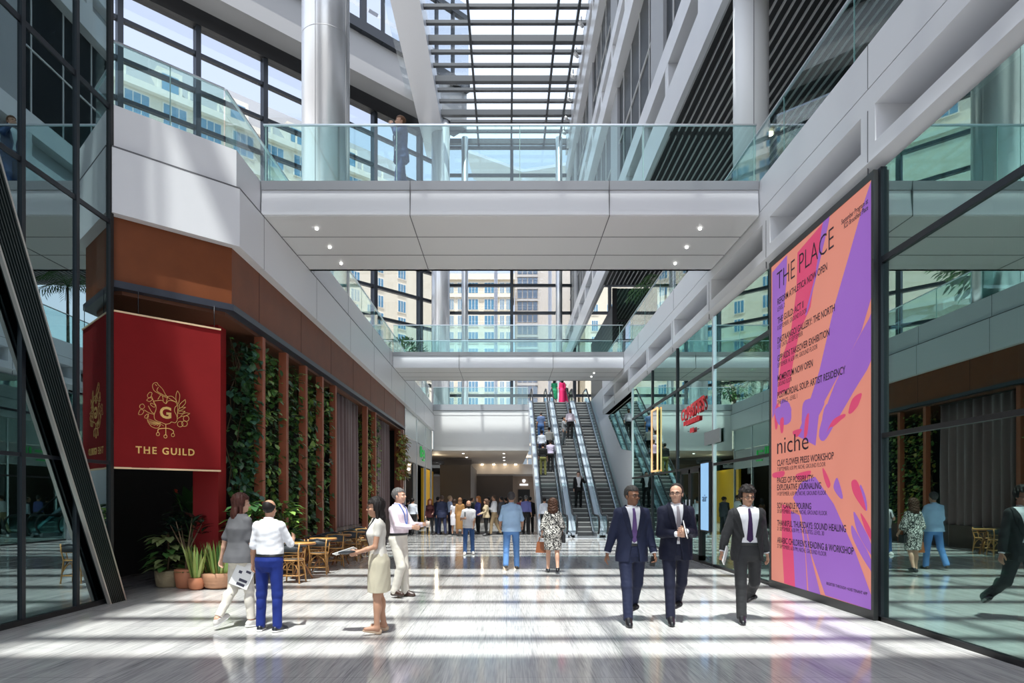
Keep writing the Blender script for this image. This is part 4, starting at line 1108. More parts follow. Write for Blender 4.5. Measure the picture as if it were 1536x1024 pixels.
    # ---- face
    if fine or res < .0125:
        dark = mat('eye_dark', (.012, .008, .006), .2); white = mat('eye_white', (.55, .53, .50), .3)
        for sx in (1, -1):
            e = MB(); e.ball(hp_((sx * .030, -.0825, .002)), (.0105, .0085, .0058), 10, 8, 0); e.ball(hp_((sx * .030, -.0880, .002)), (.0055, .0045, .0052), 8, 6, 1)
            e.build('eye', [white, dark], body)
            br = MB(); br.tube([hp_((sx * .014, -.097, .019)), hp_((sx * .030, -.0955, .025)), hp_((sx * .047, -.081, .020))], [.0035, .0045, .0025], 6)
            br.build('eyebrow', mat('brow_dark', (.02, .014, .01) if hair is None or sum(hair) < .4 else (.12, .10, .09), .8), body)
        MB().tube([hp_((-.022, -.089, -.060)), hp_((0, -.0985, -.059)), hp_((.022, -.089, -.060))], [.002, .0035, .002], 6).build('lips', mat('lip_' + skin, tuple(c * f for c, f in zip(SKINS[skin], (.72, .55, .55))), .5), body)
        if glasses:
            g = MB()
            for sx in (1, -1):
                g.tube([hp_((sx * .033 + .023 * math.cos(t), -.107 + .006 * abs(math.cos(t)), .0 + .017 * math.sin(t))) for t in [2 * PI * i / 14 for i in range(14)]], .0022, 5, closed=True)
                g.tube([hp_((sx * .056, -.100, .004)), hp_((sx * .079, -.02, .004)), hp_((sx * .080, .02, -.005))], .0022, 5)
            g.tube([hp_((-.011, -.108, .003)), hp_((.011, -.108, .003))], .0022, 5)
            g.build('glasses', mat('glasses_frame', (.02, .02, .022), .3, .4), body)
    W_ = Matrix.Translation(body.location) @ Matrix.Rotation(R(facing), 4, 'Z') @ Matrix.Scale(S, 4)
    info = dict(J=J, S=S, W=W_, body=body, tp=tp, hp=hp_, T=T, Sh=Sh)
    return info

def hand_frame(info, si):
    """world point and axes at a hand: grip point, along the forearm, palm normal"""
    j = info['J'][si]; W_ = info['W']; r = W_.to_3x3()
    return W_ @ Vector(j['grip']), (r @ Vector(j['fa'])).normalized(), (r @ Vector(j['pn'])).normalized()
# ------------------------------------------------------------------ escalators
STEP = mat('escalator_step', (.20, .205, .21), .45, .5)
def step_mat():
    m = bpy.data.materials.new('ribbed_step'); m.use_nodes = True; nt = m.node_tree; b = nt.nodes['Principled BSDF']
    tc = _n(nt, 'ShaderNodeTexCoord'); wv = _n(nt, 'ShaderNodeTexWave'); wv.inputs['Scale'].default_value = 26; wv.bands_direction = 'X'
    nt.links.new(tc.outputs['Object'], wv.inputs['Vector'])
    cr = _n(nt, 'ShaderNodeValToRGB'); cr.color_ramp.elements[0].color = (.035, .036, .038, 1); cr.color_ramp.elements[1].color = (.15, .152, .155, 1)
    nt.links.new(wv.outputs['Fac'], cr.inputs['Fac']); nt.links.new(cr.outputs['Color'], b.inputs['Base Color'])
    b.inputs['Roughness'].default_value = .42; b.inputs['Metallic'].default_value = .4
    return m
STEPM = step_mat(); STEPN = mat('step_nose', (.46, .46, .45), .4, .3)
RUBBER = mat('black_rubber', (.012, .012, .014), .45)
STEELB = mat('bluish_steel', (.50, .56, .62), .38, .7)
def make_escalator(label):
    r = thing('escalator', label, 'escalator', (0, 27.0, 0), group='escalators')
    y0 = 29.3; run = 13.5; n = 39
    for i in range(n):
        a = y0 + run * i / n; z = H2 * (i + 1) / n
        MB().box(-.40, .40, a, a + run / n + .02, z - .26, z).box(-.40, .40, a - .006, a + .05, z - .035, z + .002, 1).build('step', [STEPM, STEPN], r, True)
    MB().box(-.62, .62, 27.3, y0, -.02, .02).build('landing_plate', STEEL, r, True)
    MB().box(-.62, .62, y0 + run, 44.6, H2 - .02, H2 + .012).build('landing_plate', STEEL, r, True)
    def prof(h):      # the line h above the nose of the steps
        return [(27.9, h), (29.0, h), (29.4, h + .06), (y0 + run - .1, H2 + h - .06), (43.3, H2 + h), (44.3, H2 + h)]
    for sx in (-1, 1):
        x = sx * .46
        top = prof(.93); bot = prof(.16)
        nb = [(27.9 - .42 * math.sin(t), .545 + .385 * math.cos(t)) for t in [PI * k / 8 for k in range(1, 8)]]
        nt_ = [(44.3 + .42 * math.sin(t), H2 + .545 + .385 * math.cos(t)) for t in [PI * k / 8 for k in range(1, 8)]]
        poly = top + nt_ + bot[::-1] + nb[::-1]
        MB().prism([(x - .008, y, z) for y, z in poly], (.016, 0, 0)).build('balustrade_panel', G_RAIL, r, True)
        path = nb[::-1] + top + nt_
        MB().tube([(x, y, z) for y, z in path], .042, 8).build('handrail', RUBBER, r, True)
        d = prof(.06); 
        sk = MB()
        for k in range(len(d) - 1):
            sk.prism([(x - .03, d[k][0], d[k][1] - .2), (x - .03, d[k + 1][0], d[k + 1][1] - .2), (x - .03, d[k + 1][0], d[k + 1][1] + .12), (x - .03, d[k][0], d[k][1] + .12)], (.06, 0, 0))
        sk.build('skirt', STEELB, r, True)
        dk = MB()
        for k in range(len(d) - 1):
            a_, b_ = (x + sx * .02, x + sx * .17)
            dk.prism([(min(a_, b_), d[k][0], d[k][1] + .05), (min(a_, b_), d[k + 1][0], d[k + 1][1] + .05), (min(a_, b_), d[k + 1][0], d[k + 1][1] + .13), (min(a_, b_), d[k][0], d[k][1] + .13)], (abs(a_ - b_), 0, 0))
        dk.build('deck_cover', STEELB, r, True)
        xs = sx * .62
        MB().prism([(xs - .012, 27.9, 0), (xs - .012, 29.6, .10), (xs - .012, y0 + run, H2), (xs - .012, 44, H2), (xs - .012, 44, H2 - .9), (xs - .012, 43.2, H2 - .9), (xs - .012, 30.9, 0)], (.024, 0, 0)).build('side_cladding', WHITE, r, True)
        MB().box(x - .05, x + .05, 27.8, 28.5, 0, .2).build('newel_base', STEEL, r, True)
    MB().prism([(-.6, 30.9, 0.02), (-.6, 43.2, H2 - .92), (-.6, 43.2, H2 - .86), (-.6, 30.8, .06)], (1.2, 0, 0)).build('underside', GREY, r, True)
    return r
esc = make_escalator('left one of three parallel escalators, carrying people up in two files')
esc.location.x = 2.05
for x, lb in ((3.36, 'middle one of three escalators, with a man in a dark suit low on it'), (4.64, 'right one of three escalators, empty, next to the white wall')):
    c = copy_tree(esc); c.location.x = x; c['label'] = lb

# ------------------------------------------------------------------ banner of the restaurant
BT = Vector((-6.17, 10.47, 0))       # left top corner, runs along the chamfer
def bn(t, z, out=0.0): return Vector((BT.x + ch.x * t, BT.y + ch.y * t, z)) + nrm * out
def bp(u_, v_, out=.012):            # point of the banner seen at (u, v) of the emblem sheet
    px, py = 190 + u_ / 7.317, 560 + v_ / 7.314
    k = (px - CX) / F
    t = (k * BT.y - BT.x) / (ch.x - k * ch.y)
    Y = BT.y + ch.y * t
    return bn(t, CZ - (py - CY) * Y / F, out)
BW = 1.66
br = thing('banner', 'large red hanging banner with gold bird crest at the restaurant corner', 'banner', tuple(bn(BW / 2, 2.1)))
m_ = MB(); nx_, nz_ = 30, 20
for side in (0, 1):
    vs = []; fs = []
    for i in range(nx_ + 1):
        for j in range(nz_ + 1):
            t = BW * i / nx_; z = 2.11 + 2.45 * j / nz_
            vs.append(bn(t, z, (.012 * math.sin(t * 3.1 + .4) * (1 - j / nz_ * .6)) + (0.004 if side else -.004)))
    for i in range(nx_):
        for j in range(nz_):
            q = (i * (nz_ + 1) + j, (i + 1) * (nz_ + 1) + j, (i + 1) * (nz_ + 1) + j + 1, i * (nz_ + 1) + j + 1)
            fs.append(q if side else q[::-1])
    m_.add(vs, fs, 0, True)
m_.build('cloth', mat('red_banner_cloth', (.185, .009, .010), .85, spec=.15, noise=.12, nscale=3), br, True)
GOLD = mat('gold_print', (.78, .50, .16), .4, .2)
for z in (2.10, 4.565): MB().bar(bn(0, z), bn(BW, z), .03, .028).build('gold_bar', mat('pale_gold_bar', (.80, .58, .36), .4, .3), br, True)
for t in (.35, 1.55): MB().tube([bn(t, 4.57), bn(t, 4.96)], .006, 6).build('hanging_cord', DARKM, br, True)
# lettering, laid on the cloth
def on_banner(me, u0, v0, u1, vtop, vbase):
    xs = [v.co.x for v in me.vertices]; zs = [v.co.z for v in me.vertices]
    a = bp(u0, vbase); b = bp(u1, vbase + (28 if u1 - u0 > 300 else 0)); top = bp(u0, vtop)
    L_ = (b - a).length; Hh = top.z - a.z; x0, x1 = min(xs), max(xs); z0, z1 = min(zs), max(zs)
    for v in me.vertices:
        s_ = (v.co.x - x0) / (x1 - x0) * L_; h = (v.co.z - 0) / z1 * Hh
        p = a + ch * s_ + Vector((0, 0, h)) + nrm * (.0 + .004 * (1 if v.co.y < 0 else -1))
        v.co = p - Vector(LOC[br.name])
def serif(txt, wts):     # letters built of bars: stems with serifs
    pass
me = text_mesh('THE GUILD', .2, .003, .004, spacing=1.25); on_banner(me, 95, 795, 742, 795, 872)
me.materials.clear(); me.materials.append(GOLD); o = bpy.data.objects.new('lettering', me); COL.objects.link(o); o.parent = br
# serifs
sf = MB()
for (u_, w_) in ((135, 40), (192, 34), (238, 34), (300, 36), (520, 30), (575, 30), (640, 34), (700, 34)):
    a = bp(u_ - w_ / 2, 872 + (u_ - 95) * .035); b = bp(u_ + w_ / 2, 872 + (u_ - 95) * .035); sf.bar(a, b, .006, .010)
sf.build('lettering', GOLD, br, True)
me = text_mesh('G', .2, .003, .006); on_banner(me, 360, 358, 486, 358, 484)
me.materials.clear(); me.materials.append(GOLD); o = bpy.data.objects.new('lettering', me); COL.objects.link(o); o.parent = br
em = MB()
def ln_(pts, w=.0045, closed=False, smooth=True):
    P_ = [Vector((a, b, 0)) for a, b in pts]
    out = []
    n = len(P_)
    for i in range(n if closed else n - 1):
        p0, p1, p2, p3 = (P_[(i - 1) % n], P_[i], P_[(i + 1) % n], P_[(i + 2) % n]) if closed else (P_[max(i - 1, 0)], P_[i], P_[i + 1], P_[min(i + 2, n - 1)])
        for k in range(5 if smooth else 1):
            t = k / (5 if smooth else 1)
            out.append(.5 * ((2 * p1) + (p2 - p0) * t + (2 * p0 - 5 * p1 + 4 * p2 - p3) * t * t + (3 * p1 - p0 - 3 * p2 + p3) * t**3))
    if not closed: out.append(P_[-1])
    em.tube([bp(p.x, p.y) for p in out], w, 5, closed=closed)
ln_([(318, 300), (290, 310), (318, 350), (318, 400), (300, 450), (305, 500), (340, 525), (385, 540), (427, 556), (470, 548), (490, 532), (530, 540), (552, 510), (545, 460), (522, 410), (530, 370), (548, 352), (540, 320), (500, 300), (455, 300), (430, 330), (400, 310), (385, 295), (318, 300)])
ln_([(300, 104), (330, 102), (345, 125), (390, 170), (420, 225), (445, 262), (400, 250), (340, 215), (300, 190), (282, 150), (285, 120), (300, 104)])   # bird
ln_([(345, 150), (330, 190), (380, 225), (430, 250)]); ln_([(310, 120), (330, 135)])
ln_([(445, 262), (430, 330)]); ln_([(370, 235), (340, 285)]); ln_([(390, 245), (400, 300)])
for pts in ([(440, 255), (490, 250), (530, 280), (540, 310), (490, 290), (440, 255)], [(555, 190), (580, 240), (565, 330), (540, 290), (540, 230), (555, 190)], [(640, 285), (640, 330), (585, 380), (580, 340), (640, 285)],
            [(645, 370), (600, 400), (560, 405), (590, 375), (645, 370)], [(640, 415), (600, 440), (555, 430), (590, 412), (640, 415)], [(690, 440), (650, 462), (590, 470), (640, 432), (690, 440)],
            [(250, 205), (275, 215), (262, 255), (240, 270), (225, 240), (250, 205)], [(215, 295), (245, 265), (280, 280), (250, 308), (215, 295)], [(145, 345), (175, 335), (195, 365), (170, 388), (140, 372), (145, 345)],
            [(130, 430), (150, 395), (185, 410), (165, 448), (130, 450), (130, 430)], [(195, 470), (225, 445), (235, 480), (200, 490), (195, 470)], [(262, 325), (310, 345), (300, 370), (262, 345), (262, 325)]):
    ln_(pts, .0042)
for c_ in ((585, 555), (632, 550), (650, 495)):
    ln_([(c_[0] + 31 * math.cos(a), c_[1] + 31 * math.sin(a)) for a in [2 * PI * k / 8 for k in range(8)]], .0045, True)
for a_ in range(9):
    t = R(200 - a_ * 16); ln_([(362, 545), (362 + 150 * math.cos(t) * .92, 500 + 110 * math.sin(R(10 + a_ * 11)) * .9 - 20)], .0035, smooth=False)
ln_([(240, 440), (222, 490), (240, 545), (275, 585), (330, 600), (358, 580), (365, 530)])
ln_([(270, 250), (300, 320), (318, 350)]); ln_([(190, 400), (240, 430), (300, 450)]); ln_([(235, 355), (270, 420), (300, 440)]); ln_([(560, 330), (555, 480)]); ln_([(600, 470), (555, 495)])
ln_([(427, 556), (427, 680)], .006); ln_([(340, 650), (345, 612), (400, 602), (460, 604), (508, 628), (508, 660)], .007)
for c_ in ((340, 665), (423, 690), (505, 675)): ln_([(c_[0] + 17 * math.cos(a), c_[1] + 19 * math.sin(a)) for a in [2 * PI * k / 8 for k in range(8)]], .0045, True)
em.build('crest', GOLD, br, True)

# ------------------------------------------------------------------ LED poster on the right glass wall
PX0 = 4.86
def ps(px, py, out=0.0):
    Y = PX0 * F / (px - CX); return Vector((PX0 - out, Y, CZ - (py - CY) * Y / F))
po = thing('led_poster', 'tall purple and salmon lit events poster on the right glass wall', 'poster', (PX0, 10.6, 0))
fr_ = MB()
ya, yb = 8.87, 12.24; z0, z1 = .13, 5.86
fr_.box(PX0 + .01, PX0 + .05, ya - .06, yb + .08, 0, 5.96)
fr_.box(PX0 - .012, PX0 + .01, ya - .06, ya, 0, 5.96).box(PX0 - .012, PX0 + .01, yb, yb + .08, 0, 5.96).box(PX0 - .012, PX0 + .01, ya, yb, z1, 5.96).box(PX0 - .012, PX0 + .01, ya, yb, 0, z0)
fr_.build('frame', mat('poster_frame', (.03, .032, .032), .4, .2), po, True)
def led(name, c, k=.52): return mat(name, tuple(v * .36 for v in c), .5, 0, .3, emit=c, estr=k)
SALM = led('led_salmon', (.83, .30, .22)); PURP = led('led_purple', (.36, .145, .60)); PINK = led('led_pink', (.76, .075, .19)); INK = mat('led_ink', (.02, .006, .02), .6)
MB().box(PX0, PX0 + .01, ya, yb, z0, z1).build('screen', SALM, po, True)
def A3(u_, v_): return (1140 + u_ / 2.695, 260 + v_ / 2.695)
def A4(u_, v_): return (1140 + u_ / 3.01, 600 + v_ / 3.01)
lay = {'p': MB(), 'k': MB()}; cnt_ = [0]
def stroke(kind, mp, pts, soft=True):
    cnt_[0] += 1; out = .0015 + .00018 * cnt_[0]
    w3 = [ps(*mp(*p)) for p in pts]; n = len(w3); res = []
    for i in range(n):
        p0, p1, p2, p3 = w3[i - 1], w3[i], w3[(i + 1) % n], w3[(i + 2) % n]
        for k in range(4 if soft else 1):
            t = k / (4 if soft else 1) 
            q = .5 * ((2 * p1) + (p2 - p0) * t + (2 * p0 - 5 * p1 + 4 * p2 - p3) * t * t + (3 * p1 - p0 - 3 * p2 + p3) * t**3)
            q.y = min(max(q.y, ya), yb); q.z = min(max(q.z, z0), z1); q.x = PX0 - out; res.append(q)
    lay[kind].add(res, [tuple(range(len(res)))])
stroke('p', A3, [(50, 400), (110, 330), (108, 430), (92, 600), (78, 760), (66, 960), (50, 990)], False)
stroke('k', A3, [(152, 320), (255, 200), (250, 260), (225, 400), (205, 540), (160, 640), (135, 760), (118, 870), (70, 900), (85, 760), (125, 640), (148, 470)], False)
stroke('p', A3, [(255, 195), (282, 172), (255, 300), (215, 470), (192, 560), (186, 560), (225, 400)])
stroke('p', A3, [(478, 0), (478, 480), (410, 640), (310, 830), (240, 960), (225, 1100), (150, 1060), (185, 970), (240, 800), (300, 540), (355, 350), (420, 120), (450, 30)], False)
stroke('p', A3, [(480, 540), (480, 700), (380, 880), (310, 1000), (260, 1080), (240, 1040), (300, 860), (390, 680)])
stroke('k', A3, [(358, 965), (375, 910), (412, 888), (398, 935), (372, 968)]); stroke('k', A3, [(285, 1015), (340, 975), (332, 992), (295, 1024)])
stroke('k', A3, [(60, 960), (75, 930), (72, 1020), (62, 1030)]); stroke('p', A3, [(85, 920), (120, 930), (125, 1000), (90, 1010)])
stroke('p', A4, [(205, 0), (292, 0), (255, 90), (230, 140), (195, 130), (190, 70)]); stroke('p', A4, [(300, 20), (385, 0), (345, 60), (310, 130), (280, 160), (278, 120)])
stroke('k', A4, [(400, 52), (425, 10), (452, -5), (442, 28), (412, 60)]); stroke('k', A4, [(330, 90), (380, 62), (382, 78), (320, 120), (300, 150)])
stroke('k', A4, [(205, 90), (222, 60), (215, 150), (200, 170)]); stroke('k', A4, [(150, 140), (190, 130), (170, 165), (155, 160)]); stroke('p', A4, [(70, 40), (140, 30), (125, 100), (85, 110)]); stroke('k', A4, [(92, 90), (108, 80), (106, 140), (95, 145)])
stroke('p', A4, [(150, 440), (190, 370), (250, 345), (335, 470), (430, 680), (525, 890), (525, 960), (296, 880), (255, 760), (235, 700), (216, 600), (180, 500)], False)
stroke('k', A4, [(100, 470), (140, 480), (152, 650), (162, 848), (110, 825), (100, 640)], False); stroke('p', A4, [(140, 500), (180, 520), (206, 700), (214, 862), (160, 846), (150, 650)], False)
stroke('p', A4, [(188, 520), (212, 600), (235, 720), (275, 880), (220, 862), (208, 690)], False)
stroke('p', A4, [(424, 505), (450, 540), (530, 690), (530, 720), (490, 680), (440, 590)]); stroke('k', A4, [(455, 510), (485, 550), (530, 640), (528, 668), (480, 590)]); stroke('p', A4, [(415, 565), (440, 600), (530, 760), (528, 800), (470, 720), (420, 620)])
stroke('p', A4, [(455, 380), (480, 440), (484, 500), (455, 450)]); stroke('k', A4, [(415, 368), (438, 362), (462, 420), (480, 500), (440, 450), (420, 410)])
stroke('p', A4, [(348, 350), (362, 380), (376, 438), (362, 440), (334, 395)]); stroke('k', A4, [(284, 305), (302, 330), (320, 378), (308, 396), (290, 350)]); stroke('k', A4, [(60, 330), (110, 320), (105, 345), (64, 350)]); stroke('k', A4, [(165, 335), (230, 318), (215, 350), (175, 360)])
lay['p'].build('purple_print', PURP, po, True); lay['k'].build('pink_print', PINK, po, True)
def ptext(txt, px0, base, px1, cap, bold=.0, kind=INK):
    """a line of poster text from px0 to px1 on a baseline (given at its left end), cap high in px there"""
    me = text_mesh(txt, .1, .0004, bold)
    xs = [v.co.x for v in me.vertices]; zs = [v.co.z for v in me.vertices]; zc = .1 * .70
    a = ps(px0, base); Y1 = PX0 * F / (px1 - CX); L_ = a.y - Y1; Hh = cap * a.y / F
    x0, x1 = min(xs), max(xs); l = LOC[po.name]
    for v in me.vertices:
        v.co = Vector((PX0 - .009 + (.0004 if v.co.y > 0 else -.0004), a.y - (v.co.x - x0) / (x1 - x0) * L_, a.z + v.co.z / zc * Hh)) - Vector(l)
    me.materials.clear(); me.materials.append(kind); o = bpy.data.objects.new('lettering', me); COL.objects.link(o); o.parent = po
for t_ in (("THE PLACE", 1166, 436, 1251.5, 27, -.0012), ("REFORM ATHLETICA NOW OPEN", 1167, 457.5, 1241.5, 9.3, .0012), ("LEVEL 2", 1167, 467.5, 1178, 6.6, 0), ("THE GUILD: ACT II", 1167, 486, 1206, 9.3, .0012),
           ("8 SEPTEMBER, GROUND FLOOR", 1167, 495.5, 1211, 6.6, 0), ("DASTAANGOI GALLERY: THE NORTH", 1167, 515.5, 1253, 9.3, .0012), ("LIVE UNTIL 22 SEPTEMBER", 1167, 523.5, 1205, 6.4, 0),
           ("GPP KIDS TAKEOVER EXHIBITION", 1167, 542.5, 1245, 9.3, .0012), ("SEPTEMBER 14, 6:30 PM, GROUND FLOOR", 1167, 551.5, 1227, 6.4, 0), ("MOMENTUM NOW OPEN", 1167, 572, 1220, 9.3, .0012), ("GROUND FLOOR", 1167, 580, 1188.5, 6.4, 0),
           ("POSTMORDIAL SOUP: ARTIST RESIDENCY", 1167, 597.5, 1269, 9.3, .0012), ("THE SPACE - LEVEL 1", 1167, 607, 1196.5, 6.4, 0), ("niche", 1166.5, 681, 1213.5, 25, -.0005),
           ("CLAY FLOWER PRESS WORKSHOP", 1166.5, 698.7, 1251.5, 9, .0012), ("7 SEPTEMBER, 6:30 PM, NICHE, GROUND FLOOR", 1166.5, 706.5, 1239, 5.6, 0), ("PAGES OF POSSIBILITY:", 1166.5, 724.5, 1221.5, 8.6, .0012), ("EXPLORATIVE JOURNALING", 1166.5, 735, 1232.5, 8.6, .0012),
           ("14 SEPTEMBER, 6:30 PM, NICHE, GROUND FLOOR", 1166.5, 743, 1240, 5.6, 0), ("SOY CANDLE POURING", 1166.5, 762, 1217.5, 8.6, .0012), ("20 SEPTEMBER, 6:30 PM, NICHE, GROUND FLOOR", 1166.5, 769, 1241.5, 5.6, 0),
           ("THANKFUL THURSDAYS: SOUND HEALING", 1166.5, 788, 1270, 8.6, .0012), ("21 SEPTEMBER, 6:30 PM, THE SUITES, LEVEL 30", 1166.5, 795, 1237, 5.6, 0), ("ARABIC CHILDREN'S READING & WORKSHOP", 1166.5, 813.5, 1281.5, 8.6, .0012),
           ("27 SEPTEMBER, 6:30 PM, NICHE, GROUND FLOOR", 1166.5, 821, 1240.5, 5.6, 0), ("REGISTER THROUGH +AXIS TENANT APP", 1240.5, 876.5, 1302, 4.2, .0012), ("September Program at", 1263, 337, 1303, 7.5, .0012), ("ICD Brookfield Place", 1267, 343, 1303, 7.5, .0012)):
    ptext(*t_)

# ------------------------------------------------------------------ signs, door and screen on the right shop front
RED = mat('sign_red', (.55, .012, .02), .4, emit=(.55, .01, .02), estr=.25)
cs = thing('shop_sign', 'red lettered shop sign fixed on glass beside the poster', 'sign', (4.9, 17.6, 3.4))
def gtext(txt, y0, y1, za, zb, root, m, bold=.004, X=4.915):
    me = text_mesh(txt, .2, .01, bold); xs = [v.co.x for v in me.vertices]; zs = [v.co.z for v in me.vertices]; l = Vector(LOC[root.name])
    x0, x1 = min(xs), max(xs); z1_ = max(zs); z0_ = min(zs)
    for v in me.vertices:
        f = (v.co.x - x0) / (x1 - x0); a = za[0] + (za[1] - za[0]) * f; b = zb[0] + (zb[1] - zb[0]) * f
        v.co = Vector((X - .01 if v.co.y < 0 else X, y0 + (y1 - y0) * f, a + (b - a) * (v.co.z - z0_) / (z1_ - z0_))) - l
    me.materials.clear(); me.materials.append(m); o = bpy.data.objects.new('lettering', me); COL.objects.link(o); o.parent = root
gtext("CHRISTIE'S", 18.75, 16.55, (3.78, 3.84), (4.10, 4.22), cs, RED, .006)
sub = MB()
for k, (a, b) in enumerate(((0, .16), (.2, .3), (.34, .5), (.54, .62), (.66, .84), (.88, .97), (1.01, 1.2), (1.24, 1.34), (1.38, 1.5))): sub.box(4.905, 4.92, 18.5 - b, 18.5 - a, 3.63, 3.75 + .013 * (k % 2))
sub.build('sub_line', RED, cs, True)
MB().box(4.905, 4.92, 17.5, 17.85, 3.38, 3.5).build('small_plate', RED, cs, True)
for y in (17.3, 17.95): MB().box(4.905, 4.92, y, y + .12, 3.43, 3.45).build('dash', SEAM, cs, True)
sc_ = thing('display_screen', 'tall pale blue lit screen beside the glass shop door', 'screen', (4.9, 16.35, .8))
MB().box(4.86, 4.92, 16.02, 16.70, .82, 2.52).build('housing', BLACK, sc_, True)
MB().box(4.85, 4.86, 16.05, 16.67, .85, 2.49).build('screen', mat('blue_screen', (.20, .36, .52), .4, emit=(.27, .50, .78), estr=.75), sc_, True)
gtext("air", 16.5, 16.12, (1.55, 1.55), (1.72, 1.72), sc_, mat('screen_text', (.14, .24, .36), .6), 0, 4.85)
dr = thing('glass_door', 'black framed glass shop door left of the pale blue screen', 'door', (4.9, 17.8, 0))
for (a, b) in ((16.85, 17.75), (17.8, 18.7)):
    MB().box(4.87, 4.95, a, a + .08, .06, 2.4).box(4.87, 4.95, b - .08, b, .06, 2.4).box(4.87, 4.95, a, b, 2.3, 2.4).box(4.87, 4.95, a, b, .06, .18).build('door_frame', BLACK, dr, True)
    MB().box(4.90, 4.92, a + .08, b - .08, .18, 2.3).build('door_pane', G_RIGHT, dr, True)
    MB().tube([(4.83, (17.6 if b < 17.78 else 17.95), .8), (4.83, (17.6 if b < 17.78 else 17.95), 1.6)], .018).build('handle', STEEL, dr, True)
for y0_, y1_ in ((21.6, 22.5), (19.5, 19.58)):
    if y1_ - y0_ > .5:
        lb_ = thing('light_panel', 'tall gold framed panel on the glass near the escalators', 'panel', (4.9, 22, 2.5))
        MB().box(4.87, 4.91, y0_, y0_ + .05, 2.52, 4.6).box(4.87, 4.91, y1_ - .05, y1_, 2.52, 4.6).box(4.87, 4.91, y0_, y1_, 2.52, 2.57).box(4.87, 4.91, y0_, y1_, 4.55, 4.6).build('frame', mat('gold_light_frame', (.8, .5, .22), .4, emit=(1, .62, .3), estr=.6), lb_, True)
        MB().box(4.895, 4.905, y0_ + .05, y1_ - .05, 2.57, 4.55).build('panel', glass('amber_glass', (.5, .48, .42), None, .25), lb_, True)
sp_ = thing('square_plaque', 'small grey square plaque on the glass right of the red sign', 'plaque', (4.9, 15.9, 3.0))
MB().box(4.89, 4.92, 15.3, 16.5, 2.93, 3.25).build('plate', mat('grey_plate', (.32, .36, .36), .35, .2), sp_, True)
gs = thing('green_sign', 'green lit sign high on the far left shop front', 'sign', (-4.85, 38.5, 4.0))
GRN = mat('green_light', (.02, .35, .06), .5, emit=(.03, .5, .1), estr=.3)
gm = MB()
for (y, z, a, b) in ((37.6, 4.0, .12, .62), (37.95, 4.0, .12, .62), (38.4, 4.35, .6, .12), (38.4, 4.1, .6, .12), (39.2, 4.0, .12, .5), (38.5, 3.85, .9, .08)):
    gm.box(-4.88, -4.83, y, y + a, z, z + b)
gm.build('lettering', GRN, gs, True)

# ------------------------------------------------------------------ curtains
def curtain(label, y0, y1, z1=4.85, x=-5.22):
    m = MB(); n = 60; top = []; 
    vs = []; fs = []; nz = 8
    for j in range(nz + 1):
        z = .03 + (z1 - .03) * j / nz
        for i in range(n + 1):
            t = i / n; a = .07 * (1.25 - .5 * j / nz)
            vs.append((x + a * math.sin(t * 2 * PI * 8.5) + .02 * math.sin(t * 40), y0 + (y1 - y0) * t + .02 * math.sin(t * 61 + j), z))
    for j in range(nz):
        for i in range(n): fs.append((j * (n + 1) + i, j * (n + 1) + i + 1, (j + 1) * (n + 1) + i + 1, (j + 1) * (n + 1) + i))
    m.add(vs, fs, 0, True)
    r = thing('curtain', label, 'curtain', (x, (y0 + y1) / 2, 0), group='restaurant curtains')
    o = m.build('drape', mat('mauve_curtain', (.135, .085, .085), .8, sheen=.3, noise=.1, nscale=6), r, True)
    md = o.modifiers.new('thick', 'SOLIDIFY'); md.thickness = .012
    MB().tube([(x, y0 - .1, z1 + .02), (x, y1 + .1, z1 + .02)], .02, 8).build('rail', DARKM, r, True)
curtain('wide mauve curtain between two groups of russet fins', 19.75, 23.2)
curtain('narrow mauve curtain at the far end of restaurant front', 26.6, 29.4)

# ------------------------------------------------------------------ leaves and plants
LEAFS = {}
def leaf_mat(name, c, rough=.38):
    if name not in LEAFS: LEAFS[name] = mat('leaf_' + name, c, rough, 0, .5, noise=.35, nscale=5)
    return LEAFS[name]
def leaf(mb, p, d, L, w, mi=0, droop=.3, up=None, rnd=random):
    """a pointed leaf: two folded halves in three segments, starting at p along d"""
    d = Vector(d).normalized(); s = d.cross(Vector((0, 0, 1)) if up is None else up)
    if s.length < .05: s = d.orthogonal()
    s.normalize(); n = s.cross(d)
    vs = [p]; c = Vector(p)
    for k, f in ((1, .8), (2, 1.0), (3, .0)):
        dd = (d - Vector((0, 0, 1)) * droop * k * .5).normalized(); c = c + dd * (L / 3)
        if f: vs += [c + s * w * f * .5 + n * w * .12, c, c - s * w * f * .5 + n * w * .12]
        else: vs.append(c)
    mb.add(vs, [(0, 1, 2), (0, 2, 3), (1, 4, 5, 2), (2, 5, 6, 3), (4, 7, 5), (5, 7, 6)], mi, True)
RL = random.Random(5)
